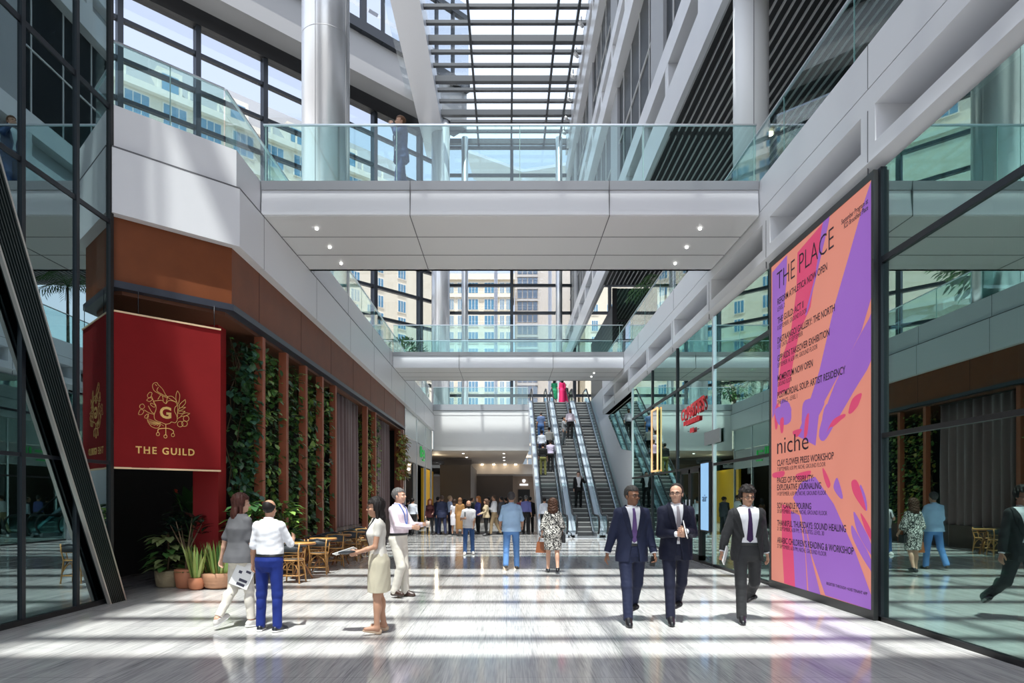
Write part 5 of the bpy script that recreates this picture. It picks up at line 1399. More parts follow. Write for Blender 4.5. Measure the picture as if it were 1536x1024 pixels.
def vine_bay(label, y0, y1, n, z0, z1, pal, x=(-5.62, -5.05), size=(.10, .22), bushy=0):
    r = thing('climbing_plant', label, 'plant', ((x[0] + x[1]) / 2, (y0 + y1) / 2, .75), group='climbing plants behind the fins')
    st_ = MB()
    for k in range(5):
        y = RL.uniform(y0, y1); pts = []
        for j in range(9):
            pts.append((RL.uniform(x[0], (x[0] + x[1]) / 2), y + RL.uniform(-.12, .12), z0 + (z1 - z0) * j / 8))
        st_.tube(pts, .012, 5)
    st_.build('stem', mat('vine_stem', (.07, .045, .02), .8), r, True)
    for mi, (nm, share) in enumerate(pal):
        m = MB()
        for _ in range(int(n * share)):
            z = z0 + (z1 - z0) * RL.random()**(1.0 + bushy)
            cl_ = math.sin(z * 4.1 + y0 * 2 + mi) * .25
            p = Vector((RL.uniform(*x), min(max(RL.uniform(y0, y1) + cl_ * .4, y0), y1), z))
            d = Vector((RL.uniform(-.1, 1), RL.uniform(-.9, .5), RL.uniform(-.7, .4)))
            L = RL.uniform(*size); leaf(m, p, d, L, L * RL.uniform(.45, .75), 0, RL.uniform(.1, .6))
        m.build('foliage', leaf_mat(*nm), r, True)
DG = ('dark', (.030, .085, .026)); MG = ('mid', (.075, .19, .045)); LG = ('light', (.22, .36, .08)); YG = ('yellow', (.36, .30, .06)); RU = ('rust', (.30, .10, .03)); BG = ('blue_green', (.05, .14, .09))
bays = [(13.05, 13.5, 'first bay of climbing leaves right of the red column', 620, [(DG, .5), (BG, .35), (MG, .15)]), (13.7, 14.95, 'climbing leaves in the bay between first and second fin', 560, [(DG, .4), (MG, .3), (LG, .3)]),
        (15.15, 16.4, 'climbing leaves in the bay between second and third fin', 520, [(DG, .5), (MG, .35), (LG, .15)]), (16.6, 17.9, 'climbing leaves in the bay between third and fourth fin', 500, [(DG, .45), (MG, .3), (LG, .25)]),
        (18.05, 19.25, 'climbing leaves in the bay before the wide curtain', 460, [(DG, .5), (MG, .3), (LG, .2)]), (23.8, 25.15, 'yellow green climbing leaves between the two fins past the wide curtain', 420, [(MG, .35), (LG, .35), (YG, .3)]),
        (25.35, 26.5, 'sparse climbing leaves just before the narrow curtain', 300, [(DG, .5), (LG, .5)])]
for y0, y1, lb, n, pal in bays: vine_bay(lb, y0, y1, int(n * 1.35), .75, 4.75, pal, (-5.5, -5.0))
vine_bay('golden and rust leaves spilling over the last fin', 29.8, 31.9, 420, 2.6, 4.6, [(YG, .5), (RU, .3), (LG, .2)], (-5.0, -4.7), (.14, .26))
def bush(label, c, r, h, n, pal, size, kind='leafy_bush', z0=.752, group=None, inpot=False):
    o = thing(kind, label, 'plant', (c[0], c[1], 0 if inpot else z0), group=group)
    if inpot: MB().lathe([(.14, 0), (.18, .03), (.21, z0 + .02), (.18, z0 + .02)], (c[0], c[1], 0), 24).build('pot', mat('dark_pot', (.06, .045, .035), .7), o, True)
    sm = MB()
    for k in range(6):
        a = RL.uniform(0, 6.28); sm.tube([(c[0], c[1], z0), (c[0] + r * .3 * math.cos(a), c[1] + r * .3 * math.sin(a), z0 + h * .5), (c[0] + r * .6 * math.cos(a), c[1] + r * .6 * math.sin(a), z0 + h * .8)], .01, 5)
    sm.build('stem', MATS['vine_stem'], o, True)
    for nm, share in pal:
        m = MB()
        for _ in range(int(n * share)):
            a = RL.uniform(0, 6.28); q = RL.random()**.5; zz = RL.random()
            rr = r * q * (1 - .5 * zz * zz)
            p = Vector((c[0] + rr * math.cos(a) * .7, c[1] + rr * math.sin(a) * .7, z0 + .1 * h + h * .85 * zz))
            d = Vector((math.cos(a), math.sin(a), RL.uniform(.0, .9))); L = RL.uniform(*size)
            leaf(m, p, d, L, L * RL.uniform(.35, .5), 0, RL.uniform(.2, .7))
        m.build('foliage', leaf_mat(*nm), o, True)
    return o
bush('bright green broad leaved bush behind the man in white shirt', (-4.76, 14.25), .40, 1.1, 150, [(MG, .4), (LG, .6)], (.22, .34), z0=.5, inpot=True)
bush('broad leaved bush left of the walking woman in grey', (-4.95, 12.80), .38, 1.05, 130, [(DG, .3), (MG, .4), (LG, .3)], (.25, .4), z0=.5, inpot=True)
bush('dark leaved bush under the third fin', (-5.35, 16.9), .5, .7, 130, [(DG, .5), (MG, .5)], (.2, .3))
bush('leafy bush beside the wide curtain', (-5.35, 18.6), .45, .8, 130, [(MG, .6), (LG, .4)], (.2, .3))
# plants in pots by the red column
def pot(name, label, c, prof, m, extra=None):
    o = thing(name, label, 'plant', (c[0], c[1], 0))
    MB().lathe(prof, (0, 0, 0), 28).build('pot', m, o)
    MB().lathe([(0.001, prof[-1][1] - .03), (prof[-1][0] * .93, prof[-1][1] - .03)], (0, 0, 0), 20, caps=False).build('soil', mat('soil', (.03, .02, .013), .9), o)
    return o
TERRA = mat('terracotta', (.52, .20, .10), .7, noise=.12, nscale=5); BASK = mat('woven_basket', (.34, .27, .16), .8, noise=.3, nscale=40, stretch=(.3, .3, 3), bump=.6)
def blades(o, n, h, r0, spread, nm, w=.04, z=.2, wob=.15):
    for mi, (q, sh) in enumerate(nm):
        m = MB()
        for _ in range(int(n * sh)):
            a = RL.uniform(0, 6.28); rr = r0 * RL.random()**.5; p = Vector((rr * math.cos(a), rr * math.sin(a), z)); hh = h * RL.uniform(.6, 1.05)
            d = Vector((math.cos(a) * spread * rr / r0, math.sin(a) * spread * rr / r0, 1)).normalized(); s = Vector((math.cos(a + 1.2), math.sin(a + 1.2), 0)); tw = RL.uniform(-wob, wob)
            vs = []
            for k in range(5):
                c_ = p + d * hh * k / 4 + Vector((tw * (k / 4)**2 * .3, 0, 0)); ww = w * (1, 1.2, 1.05, .8, .05)[k] * .5; sr = Matrix.Rotation(tw * k, 3, 'Z') @ s
                vs += [c_ - sr * ww, c_ + sr * ww]
            m.add(vs, [(2 * k, 2 * k + 1, 2 * k + 3, 2 * k + 2) for k in range(4)], 0, True)
        m.build('foliage', leaf_mat(*q), o)
o = pot('potted_plant', 'variegated broad leaved plant in a pale basket planter', (-6.23, 12.25), [(.15, 0), (.19, .03), (.21, .15), (.22, .30), (.20, .30)], BASK)
for nm, n in (((('variegated', (.30, .36, .14))), 34), (MG, 44)):
    m = MB()
    for _ in range(n):
        a = RL.uniform(0, 6.28); z = RL.uniform(.3, .95); d = Vector((math.cos(a), math.sin(a), .35)); leaf(m, Vector((.1 * math.cos(a), .1 * math.sin(a), z)), d, RL.uniform(.26, .42), RL.uniform(.12, .18), 0, .55)
    m.build('foliage', leaf_mat(*nm), o)
MB().tube([(0, 0, .2), (.02, .01, .6), (0, 0, 1.0)], .02).build('stem', MATS['vine_stem'], o)
o = pot('potted_tree', 'rubber tree in the tall terracotta pot', (-5.82, 12.1), [(.12, 0), (.16, .02), (.19, .18), (.20, .34), (.18, .345)], TERRA)
sm = MB(); tips = []
for k in range(6):
    a = k * 1.05 + .3; sm.tube([(0, 0, .3), (.02, 0, .62), (.12 * math.cos(a), .12 * math.sin(a), .85), (.26 * math.cos(a), .26 * math.sin(a), 1.15 + .06 * (k % 3))], [.025, .022, .014, .008], 6); tips.append((.26 * math.cos(a), .26 * math.sin(a), 1.1 + .06 * (k % 3)))
sm.build('trunk', mat('rubber_trunk', (.14, .09, .05), .8), o)
m = MB()
for tx, ty, tz in tips:
    for _ in range(11):
        a = RL.uniform(0, 6.28); leaf(m, Vector((tx, ty, tz + RL.uniform(-.15, .1))), Vector((math.cos(a), math.sin(a), RL.uniform(.1, .9))), RL.uniform(.2, .3), .10, 0, .2)
m.build('foliage', leaf_mat('rubber', (.012, .032, .022), .22), o)
m = MB()
for _ in range(40):
    a = RL.uniform(0, 6.28); leaf(m, Vector((.1 * math.cos(a), .1 * math.sin(a), .32)), Vector((math.cos(a), math.sin(a), .4)), .13, .05, 0, .6)
m.build('ground_cover', leaf_mat(*MG), o)
o = pot('potted_plant', 'snake plant in the small round terracotta pot', (-5.52, 11.85), [(.08, 0), (.12, .03), (.145, .12), (.13, .21), (.115, .215)], TERRA)
blades(o, 30, .64, .09, .35, ((('snake', (.32, .38, .10)), .6), (LG, .4)), .042, .19)
o = pot('potted_plant', 'spiky grasses in the wide ridged clay bowl', (-5.2, 12.05), [(.17, 0), (.24, .03), (.275, .08), (.27, .1), (.295, .14), (.29, .16), (.31, .2), (.305, .22), (.315, .28), (.29, .285)], mat('ridged_clay', (.40, .21, .12), .7, noise=.15, nscale=10))
blades(o, 130, .62, .25, .5, ((('snake', (.32, .38, .10)), .5), (LG, .3), (MG, .2)), .028, .26)
o = pot('potted_plant', 'large dark leaved banana plant in the shadow behind the pots', (-6.35, 13.5), [(.2, 0), (.25, .05), (.27, .4), (.25, .4)], BASK)
m = MB()
for k in range(11):
    a = k * .6; leaf(m, Vector((0, 0, .9 + .05 * k)), Vector((math.cos(a) * .6, math.sin(a) * .6, 1)), RL.uniform(.6, .95), .22, 0, .25)
for _ in range(70):
    a = RL.uniform(0, 6.28); leaf(m, Vector((.25 * math.cos(a), .25 * math.sin(a), RL.uniform(.5, 1.6))), Vector((math.cos(a), math.sin(a), .3)), .34, .13, 0, .5)
m.build('foliage', leaf_mat(*DG), o)
fl = MB()
for (x, z) in ((-.22, 1.72), (.25, 1.85)):
    for k in range(5): leaf(fl, Vector((x + .02 * k, -.3, z)), Vector((.6 - .3 * k, -.4, .6)), .12, .05, 0, .1)
fl.build('flower', mat('red_flower', (.62, .09, .05), .5), o)
MB().tube([(0, 0, .3), (-.05, -.1, 1.0), (-.2, -.28, 1.72)], .012).tube([(0, 0, .3), (.1, -.1, 1.0), (.25, -.28, 1.85)], .012).tube([(0, 0, .3), (0, 0, 1.4)], .04).build('stem', leaf_mat(*MG), o)
vine_bay('dark hanging foliage behind the red banner', 10.9, 12.0, 420, 2.6, 4.7, [(DG, .7), (MG, .3)], (-7.6, -6.6), (.14, .26))

# upper level trees and palms
def tree(label, c, h, r, n, pal, size, trunk_h):
    o = thing('indoor_tree', label, 'tree', c)
    tm = MB(); tm.tube([(0, 0, 0), (.05, .03, trunk_h * .5), (0, 0, trunk_h)], [.12, .1, .07], 8)
    for k in range(7):
        a = k * .9; tm.tube([(0, 0, trunk_h * .7), (r * .4 * math.cos(a), r * .4 * math.sin(a), trunk_h + .3 * h), (r * .7 * math.cos(a), r * .7 * math.sin(a), trunk_h + .5 * h)], [.05, .03, .015], 5)
    tm.build('trunk', mat('bark', (.09, .07, .05), .9), o)
    MB().lathe([(.35, 0), (.45, .05), (.5, .6), (.46, .6)], (0, 0, 0), 20).build('planter', GREY, o)
    for nm, sh in pal:
        m = MB()
        for _ in range(int(n * sh)):
            while True:
                v = Vector((RL.uniform(-1, 1), RL.uniform(-1, 1), RL.uniform(-1, 1)))
                if .3 < v.length < 1: break
            p = Vector((v.x * r, v.y * r, trunk_h + h * .45 + v.z * h * .5)); L = RL.uniform(*size)
            leaf(m, p, v + Vector((0, 0, .2)), L, L * .5, 0, .4)
        m.build('foliage', leaf_mat(*nm), o)
tree('bushy dark tree behind the left end of the far bridge', (-6.6, 43.0, H2 + .01), 2.6, 1.7, 1500, [(DG, .8), (MG, .2)], (.16, .3), 1.6)
tree('small bushy tree left of the slim grey column', (-7.2, 50.0, H2 + .01), 2.2, 1.5, 900, [(DG, .7), (MG, .3)], (.16, .3), 1.4)
tree('large dark tree on the left upper floor near the silver column', (-10.5, 27.0, H2 + .01), 4.2, 2.8, 1600, [(DG, .7), (MG, .3)], (.25, .45), 2.2)
def palm(label, c, th, n, L):
    o = thing('potted_palm', label, 'plant', c)
    MB().lathe([(.22, 0), (.28, .05), (.32, .5), (.29, .5)], (0, 0, 0), 20).build('pot', GREY, o)
    MB().tube([(0, 0, .3), (.03, 0, th)], [.07, .05], 8).build('trunk', MATS['bark'] if 'bark' in MATS else WOOD, o)
    for k in range(n):
        a = k * 2.4; el = RL.uniform(.35, 1.2); m = MB(); pts = []; 
        for j in range(9):
            t = j / 8; pts.append(Vector((math.cos(a) * L * t * math.cos(el), math.sin(a) * L * t * math.cos(el), th + L * (t * math.sin(el) - .75 * t * t))))
        m.tube(pts, .012, 4)
        for j in range(2, 9):
            for q in (0, .5):
                i = j - 1; p = pts[i].lerp(pts[j], q); d = (pts[j] - pts[i]).normalized(); s = d.cross(Vector((0, 0, 1))).normalized()
                for sg in (-1, 1): leaf(m, p, d * .6 + s * sg - Vector((0, 0, .25)), L * .33 * (1.1 - .6 * j / 8), .035, 0, .3)
        m.build('frond', leaf_mat(*MG), o)
palm('potted palm behind the near bridge balustrade at its right', (5.75, 17.9, H2), .55, 11, .85)
palm('tall potted palm on the right upper floor beyond the bridge', (7.0, 29.5, H2), 3.2, 14, 2.1)

# ------------------------------------------------------------------ cafe tables and chairs
RATT = mat('rattan', (.50, .26, .08), .45, noise=.3, nscale=25); RATT2 = mat('dark_rattan', (.26, .11, .04), .5, noise=.25, nscale=20); WEAVE = mat('black_weave', (.035, .04, .045), .6, noise=.5, nscale=60)
TOPM = mat('golden_table_top', (.58, .31, .09), .3, noise=.15, nscale=6)
def make_table():
    r = thing('cafe_table', '', 'table', (0, 0, 0), group='cafe tables along the restaurant front')
    MB().lathe([(.28, .70), (.30, .705), (.30, .735), (.285, .742)], (0, 0, 0), 28).build('table_top', TOPM, r)
    MB().lathe([(.288, .69), (.305, .70), (.305, .72), (.30, .73)], (0, 0, 0), 28, caps=False).build('rim', RATT2, r)
    for k in range(3):
        a = k * 2.094 + .5; ca, sa = math.cos(a), math.sin(a)
        MB().tube([(.24 * ca, .24 * sa, 0), (.13 * ca, .13 * sa, .22), (.02 * ca, .02 * sa, .40), (-.08 * ca, -.08 * sa, .55), (-.17 * ca, -.17 * sa, .70)], .019, 7).build('leg', RATT2, r)
    MB().tube([(.10 * math.cos(t), .10 * math.sin(t), .28) for t in [2 * PI * k / 14 for k in range(14)]], .012, 6, closed=True).build('ring', RATT, r)
    return r
def make_chair():
    r = thing('cafe_chair', '', 'chair', (0, 0, 0), group='rattan cafe chairs')       # faces -y, back at +y
    MB().lathe([(.19, .43), (.205, .435), (.205, .452), (.19, .456)], (0, 0, 0), 24).build('seat', WEAVE, r)
    MB().tube([(.207 * math.cos(t), .207 * math.sin(t), .444) for t in [2 * PI * k / 24 for k in range(24)]], .016, 7, closed=True).build('seat_rim', RATT, r)
    L4 = [(-.16, -.15), (.16, -.15), (-.16, .15), (.16, .15)]
    for x, y in L4:
        MB().tube([(x * 1.2, y * 1.2, 0), (x, y, .44)] if y < 0 else [(x * 1.2, y * 1.3, 0), (x, y, .44), (x * 1.1, y * 1.35, .62), (x * 1.2, y * 1.3, .76)], .015, 7).build('leg', RATT, r)
    for (a, b) in ((0, 1), (0, 2), (1, 3), (2, 3)):
        p = Vector((*L4[a], 0)); q = Vector((*L4[b], 0)); m = (p + q) / 2
        MB().tube([Vector((p.x * 1.12, p.y * 1.12, .20)), Vector(((p.x * 2 + m.x) / 3, (p.y * 2 + m.y) / 3, .34)), Vector((m.x, m.y, .41)), Vector(((q.x * 2 + m.x) / 3, (q.y * 2 + m.y) / 3, .34)), Vector((q.x * 1.12, q.y * 1.12, .20))], .010, 6).build('arched_brace', RATT, r)
    MB().tube([(x * 1.15, y * 1.15, .15) for x, y in (L4[0], L4[1], L4[3], L4[2])], .010, 6, closed=True).build('stretcher', RATT, r)
    arc = [(.25 * math.sin(t), .02 + .23 * math.cos(t)) for t in [R(-100 + 200 * k / 16) for k in range(17)]]
    MB().tube([(x, y, .76 - .05 * abs(x) / .25) for x, y in arc], .018, 7).build('back_rail', WEAVE, r)
    bm_ = MB()
    vs = []; 
    for x, y in arc[3:14]: vs += [(x, y, .60), (x, y, .745 - .05 * abs(x) / .25)]
    bm_.add(vs, [(2 * i, 2 * i + 2, 2 * i + 3, 2 * i + 1) for i in range(10)], 0, True)
    o = bm_.build('backrest', WEAVE, r); md = o.modifiers.new('t', 'SOLIDIFY'); md.thickness = .01
    MB().tube([(x, y, .60) for x, y in arc[2:15]], .010, 6).build('back_lower_rail', RATT, r)
    for sx in (-1, 1): MB().tube([(sx * .2, -.04, .44), (sx * .245, -.02, .70)], .012, 6).build('arm_post', RATT, r)
    return r
ords = ['nearest', 'second', 'third', 'fourth', 'farthest']
tb0 = make_table(); ch0 = make_chair()
for k in range(5):
    Y = 13.42 + 1.55 * k
    t = tb0 if k == 0 else copy_tree(tb0)
    t.location = (-4.15 + .03 * (k % 2), Y, 0); t.rotation_euler = (0, 0, k * .8); t['label'] = '%s round golden cafe table of the row along the fins, counted from the front' % ords[k]
    for q, (dx, dy, rz, nm) in enumerate(((.03, -.57, 178, 'on its near side'), (-.36, .52, -20, 'on its far side'))):
        c = ch0 if (k == 0 and q == 0) else copy_tree(ch0)
        c.location = (-4.15 + dx + .05 * (k % 2), Y + dy, 0); c.rotation_euler = (0, 0, R(rz + 12 * (k % 3)))
        c['label'] = 'rattan cafe chair at the %s golden cafe table, %s' % (ords[k], nm)
# ------------------------------------------------------------------ the people in the hall
def gx(px, Y): return (px - CX) * Y / F
NAVY = ('navy', (.017, .022, .052), .65); NAVY2 = ('deep_navy', (.011, .013, .030), .65); CHAR = ('charcoal', (.030, .031, .033), .65); WHT = ('white_cotton', (.76, .77, .80), .8)
DKHAIR = (.016, .013, .012); GREYH = (.12, .115, .11)
def held(name, label, cat, p, rot, mb, m, group=None):
    o = mb.build(name, m); o.location = p; o.rotation_euler = rot; tag(o, label, cat, group); return o

P1 = person('man in blue suit and purple tie walking at the left of the three suited men', (gx(948, 8.62), 8.62, 0), 4, 1.765, skin='brown', legs=((-15, 1, 22, 22, 6), (13, 0, 3, -4, 6)), arms=((6, 11, 14, 10), (-6, 16, 10, 0)), head=(24, 2),
            trousers=(NAVY, .010), shirt=WHT, sleeve=1.95, jacket=(NAVY, .022), tie=('violet', (.13, .075, .21)), hair=(.035, .032, .03), glasses=True, belt=(.01, .01, .01), res=.0052, curl=(55, 30))
P2 = person('balding man in dark navy suit in the middle of the three, holding a notebook', (gx(1014, 8.66), 8.66, 0), 0, 1.79, skin='light', legs=((-15, 1, 26, 22, 4), (11, 1, 3, -4, 6)), arms=((16, 6, 88, 38), (14, 8, 84, 42)), head=(-24, 0),
            trousers=(NAVY2, .008), shirt=WHT, sleeve=1.95, jacket=(NAVY2, .004), tie=('grey_tie', (.34, .31, .33)), hair=(.03, .024, .022), hairstyle='receding', glasses=True, res=.0052, curl=(60, 60))
P3 = person('curly haired man in open charcoal suit walking nearest the poster', (gx(1121, 8.72), 8.72, 0), -4, 1.755, skin='tan', legs=((-17, 5, 36, 26, 16), (9, 1, 3, -2, 8)), arms=((-8, 10, 10, 0), (-2, 20, 16, 10)), head=(4, 12),
            trousers=(CHAR, .012), shirt=WHT, sleeve=1.95, jacket=(CHAR, .085), tie=('plum', (.045, .02, .075)), hair=DKHAIR, hairstyle='curly', glasses=True, belt=(.01, .01, .01), res=.0052, curl=(30, 60))
P4 = person('balding man in white shirt and bright blue trousers seen from behind', (gx(404, 8.12), 8.12, 0), 172, 1.585, skin='tan', legs=((1, 3, 2, 0, 12), (-2, 4, 2, 0, 20)), arms=((2, 12, 14, 5), (26, 16, 84, 20)), belly=.05,
            trousers=(('royal_blue', (.010, .025, .17), .7), .010), shirt=WHT, sleeve=1.0, hair=DKHAIR, hairstyle='bald', shoes=(.012, .014, .02), shoe_style='sneaker', belt=(.012, .011, .011), res=.0052)
P5 = person('long haired woman in grey top and white trousers walking beside white shirted man', (gx(361, 8.35), 8.35, 0), 150, 1.655, fem=True, skin='light', legs=((-7, 1, 26, 24, 4), (8, 1, 4, -2, 8)), arms=((-14, 14, 12, 0), (2, 4, 14, 10)), head=(-28, 4),
            trousers=(('off_white', (.66, .62, .54), .8), .0), shirt=('grey_jersey', (.105, .105, .112), .85), sleeve=.85, untucked=True, loose=.028, hair=(.055, .019, .014), hairstyle='long', shoes=(.55, .53, .50), shoe_style='sneaker', res=.0052, hem_len=-.03, cuffs=False, curl=(35, 40))
P6 = person('dark haired woman in cream blouse and skirt facing left with papers', (gx(567, 7.98), 7.98, 0), -74, 1.60, fem=True, skin='tan', legs=((3, 1, 3, 14, 4), (-3, 1, 6, 14, 8)), arms=((12, 8, 66, 24), (4, 8, 74, 28)), head=(0, 2), lean=2,
            skirt=(('cream_linen', (.58, .53, .40), .85), .50, .006), shirt=('ivory', (.68, .65, .58), .8), sleeve=.45, hair=(.018, .012, .012), hairstyle='long', shoes=(.50, .36, .25), shoe_style='pump', glasses=True, lanyard=(.012, .012, .02), res=.0052, cuffs=False, curl=(60, 60))
P7 = person('grey haired man in pale pink shirt facing right behind the woman in cream', (gx(598, 10.95), 10.95, 0), 68, 1.775, skin='light', legs=((6, 1, 4, 0, 8), (14, 1, 30, 4, 8)), arms=((28, 8, 66, 10), (26, 8, 62, 18)), head=(8, -4), belly=.03,
            trousers=(('white_chino', (.62, .59, .52), .8), .014), shirt=('pale_pink', (.68, .58, .64), .8), sleeve=1.85, hair=GREYH, shoes=(.035, .016, .010), belt=(.02, .015, .012), lanyard=(.05, .12, .40), res=.006, curl=(60, 60))
P8 = person('bearded bald man in white polo and jeans walking toward us', (gx(703, 19.4), 19.4, 0), 6, 1.56, skin='tan', legs=((-4, 4, 6, 4, 10), (6, 3, 3, 0, 10)), arms=((16, 2, 24, 20), (14, 16, 90, 20)), head=(4, 8), belly=.05,
            trousers=(('mid_jeans', (.045, .10, .24), .85), .012), shirt=('white_polo', (.74, .73, .73), .85), sleeve=.7, untucked=True, hair=None, beard=(.014, .011, .010), glasses=True, shoes=(.68, .67, .65), res=.008)
P9 = person('grey haired man in light blue loose shirt and jeans walking away', (gx(767, 15.3), 15.3, 0), 180, 1.76, skin='tan', legs=((-10, 3, 18, 14, 10), (7, 3, 3, 0, 10)), arms=((14, 16, 36, 20), (14, 16, 36, 20)),
            trousers=(('light_jeans', (.10, .22, .46), .85), .012), shirt=('light_blue', (.34, .50, .70), .8), sleeve=1.15, untucked=True, loose=.02, hair=(.06, .055, .055), shoes=(.05, .04, .03), res=.0075)
def dress_pattern():
    m = bpy.data.materials.new('black_white_print'); m.use_nodes = True; nt = m.node_tree; b = nt.nodes['Principled BSDF']
    tc = _n(nt, 'ShaderNodeTexCoord'); v = _n(nt, 'ShaderNodeTexNoise'); v.inputs['Scale'].default_value = 27; v.inputs['Detail'].default_value = 1; v.inputs['Distortion'].default_value = 1.5
    nt.links.new(tc.outputs['Object'], v.inputs['Vector']); cr = _n(nt, 'ShaderNodeValToRGB'); cr.color_ramp.interpolation = 'CONSTANT'
    cr.color_ramp.elements[0].color = (.018, .018, .018, 1); cr.color_ramp.elements[1].color = (.62, .61, .56, 1); cr.color_ramp.elements[1].position = .53
    nt.links.new(v.outputs['Fac'], cr.inputs['Fac']); nt.links.new(cr.outputs['Color'], b.inputs['Base Color']); b.inputs['Roughness'].default_value = .8
    return m
DP = dress_pattern()
P10 = person('curly brown haired woman in black and white patterned dress walking away', (gx(829, 14.6), 14.6, 0), 178, 1.60, fem=True, skin='light', legs=((6, 2, 4, 0, 8), (-8, 2, 14, 14, 8)), arms=((4, 14, 22, 10), (8, 14, 30, 15)),
             dress=(DP, .50, .012), loose=.035, sleeve=1.15, hair=(.055, .026, .016), hairstyle='bob', res=.0075)

# things in their hands
def sheet(w, h, th=.004): return MB().box(-w / 2, w / 2, -th / 2, th / 2, -h, .02)
g, fa, pn = hand_frame(P1, 0); held('mobile_phone', 'dark phone in the hand of the man with the purple tie', 'phone', g, (.2, .1, .3), MB().box(-.035, .035, -.006, .006, -.08, .05), BLACK)
g2, fa, pn = hand_frame(P2, 0); g, fa, pn = hand_frame(P2, 1); mid = (g + g2) / 2
nb_ = thing('notebook', 'thin dark notebook with white pages held by the middle suited man', 'notebook', mid + Vector((.05, -.01, -.02)))
nb_.rotation_euler = (R(-14), R(14), R(70))
MB().box(-.06, .06, -.010, -.006, -.05, .17).box(-.06, .06, .006, .010, -.05, .17).build('cover', BLACK, nb_); MB().box(-.058, .058, -.006, .006, -.047, .168).build('pages', mat('paper_white', (.8, .8, .78), .7), nb_)
g, fa, pn = hand_frame(P3, 1); held('document_folder', 'white folded document carried by the curly haired man', 'document', g + Vector((.03, -.02, .05)), (R(10), R(24), R(64)), MB().box(-.07, .07, -.008, .008, -.12, .10), MATS['paper_white'])
def printed_sheet(name, label, p, rot, w, h):
    o = thing(name, label, 'paper', p); o.rotation_euler = rot
    MB().box(-w / 2, w / 2, -.002, .002, -h, .03).build('sheet', MATS['paper_white'], o)
    bm_ = MB()
    for x0_, z0_, a, b in ((-.06, -.10, .04, .035), (.02, -.07, .06, .03), (-.02, -.19, .10, .035), (-.03, -.245, .10, .035)):
        for s_ in (-1, 1): bm_.box(x0_, x0_ + a, s_ * .0022 - .0004, s_ * .0022 + .0004, z0_ - b, z0_)
    bm_.build('print', mat('print_dark', (.05, .05, .08), .7), o); return o
g, fa, pn = hand_frame(P5, 1); printed_sheet('printed_sheet', 'printed white sheet hanging from the hand of the woman in grey', g + Vector((-.03, -.11, .02)), (R(4), R(24), R(10)), .23, .30)
g, fa, pn = hand_frame(P6, 1); g2, _, _ = hand_frame(P6, 0)
held('paper_sheets', 'white sheets of paper held out by the woman in cream', 'paper', g + Vector((-.10, -.02, .04)), (R(80), R(-18), R(4)), MB().box(-.16, .10, -.003, .003, -.10, .10), MATS['paper_white'])
held('dark_purse', 'dark grey purse held against papers by the woman in cream', 'purse', g2 + Vector((-.05, -.03, .02)), (R(72), R(-6), 0), MB().ball((0, 0, 0), (.11, .018, .055), 14, 8), mat('dark_purse', (.03, .035, .042), .5))
g, fa, pn = hand_frame(P7, 0); held('coffee_cup', 'small pale cup held out by the man in pale pink shirt', 'cup', g + Vector((.01, 0, .0)), (0, 0, 0), MB().lathe([(.026, -.05), (.036, .05), (.033, .05), (.024, -.045)], (0, 0, 0), 16), mat('cup_paper', (.55, .48, .42), .6))
# handbag and shoulder bag of the woman in the patterned dress, backpack of the man in white polo
g, fa, pn = hand_frame(P10, 0)
hb_ = thing('handbag', 'brown leather handbag in the hand of the woman in patterned dress', 'bag', g + Vector((-.02, .02, -.05)))
MB().prism([(-.04, -.13, -.30), (-.04, .13, -.30), (-.03, .10, -.06), (-.03, -.10, -.06)], (.09, 0, 0)).build('bag_body', mat('brown_leather', (.24, .075, .025), .4, noise=.2, nscale=9), hb_)
for dx in (-.015, .03): MB().tube([(dx, -.07, -.07), (dx, -.05, .03), (dx, 0, .06), (dx, .05, .03), (dx, .07, -.07)], .008, 6).build('strap', MATS['brown_leather'], hb_)
hb_.rotation_euler = (0, 0, R(75))
W10 = P10['W']
sb_ = thing('shoulder_bag', 'small black bag slung across the patterned dress', 'bag', W10 @ Vector((-.26, .02, .84)))
MB().box(-.035, .035, -.10, .10, -.11, .06).build('bag_body', BLACK, sb_)
MB().tube([W10 @ Vector(p) - Vector(sb_.location) for p in ((-.25, .06, .9), (-.20, .155, 1.05), (-.06, .18, 1.25), (.08, .135, 1.42), (.10, .03, 1.50))], .009, 6).build('strap', BLACK, sb_)
W8 = P8['W']
bk = thing('backpack', 'dark backpack on the shoulder of the man in white polo', 'bag', W8 @ Vector((-.06, .2, 1.2)))
MB().ball((0, 0, 0), (.14, .09, .2), 16, 10).build('bag_body', mat('dark_backpack', (.03, .035, .04), .7), bk)
MB().tube([W8 @ Vector(p) - Vector(bk.location) for p in ((-.11, .15, 1.38), (-.12, .02, 1.475), (-.125, -.12, 1.36), (-.13, -.15, 1.2), (-.17, -.02, 1.08))], .016, 6).build('strap', MATS['dark_backpack'], bk)

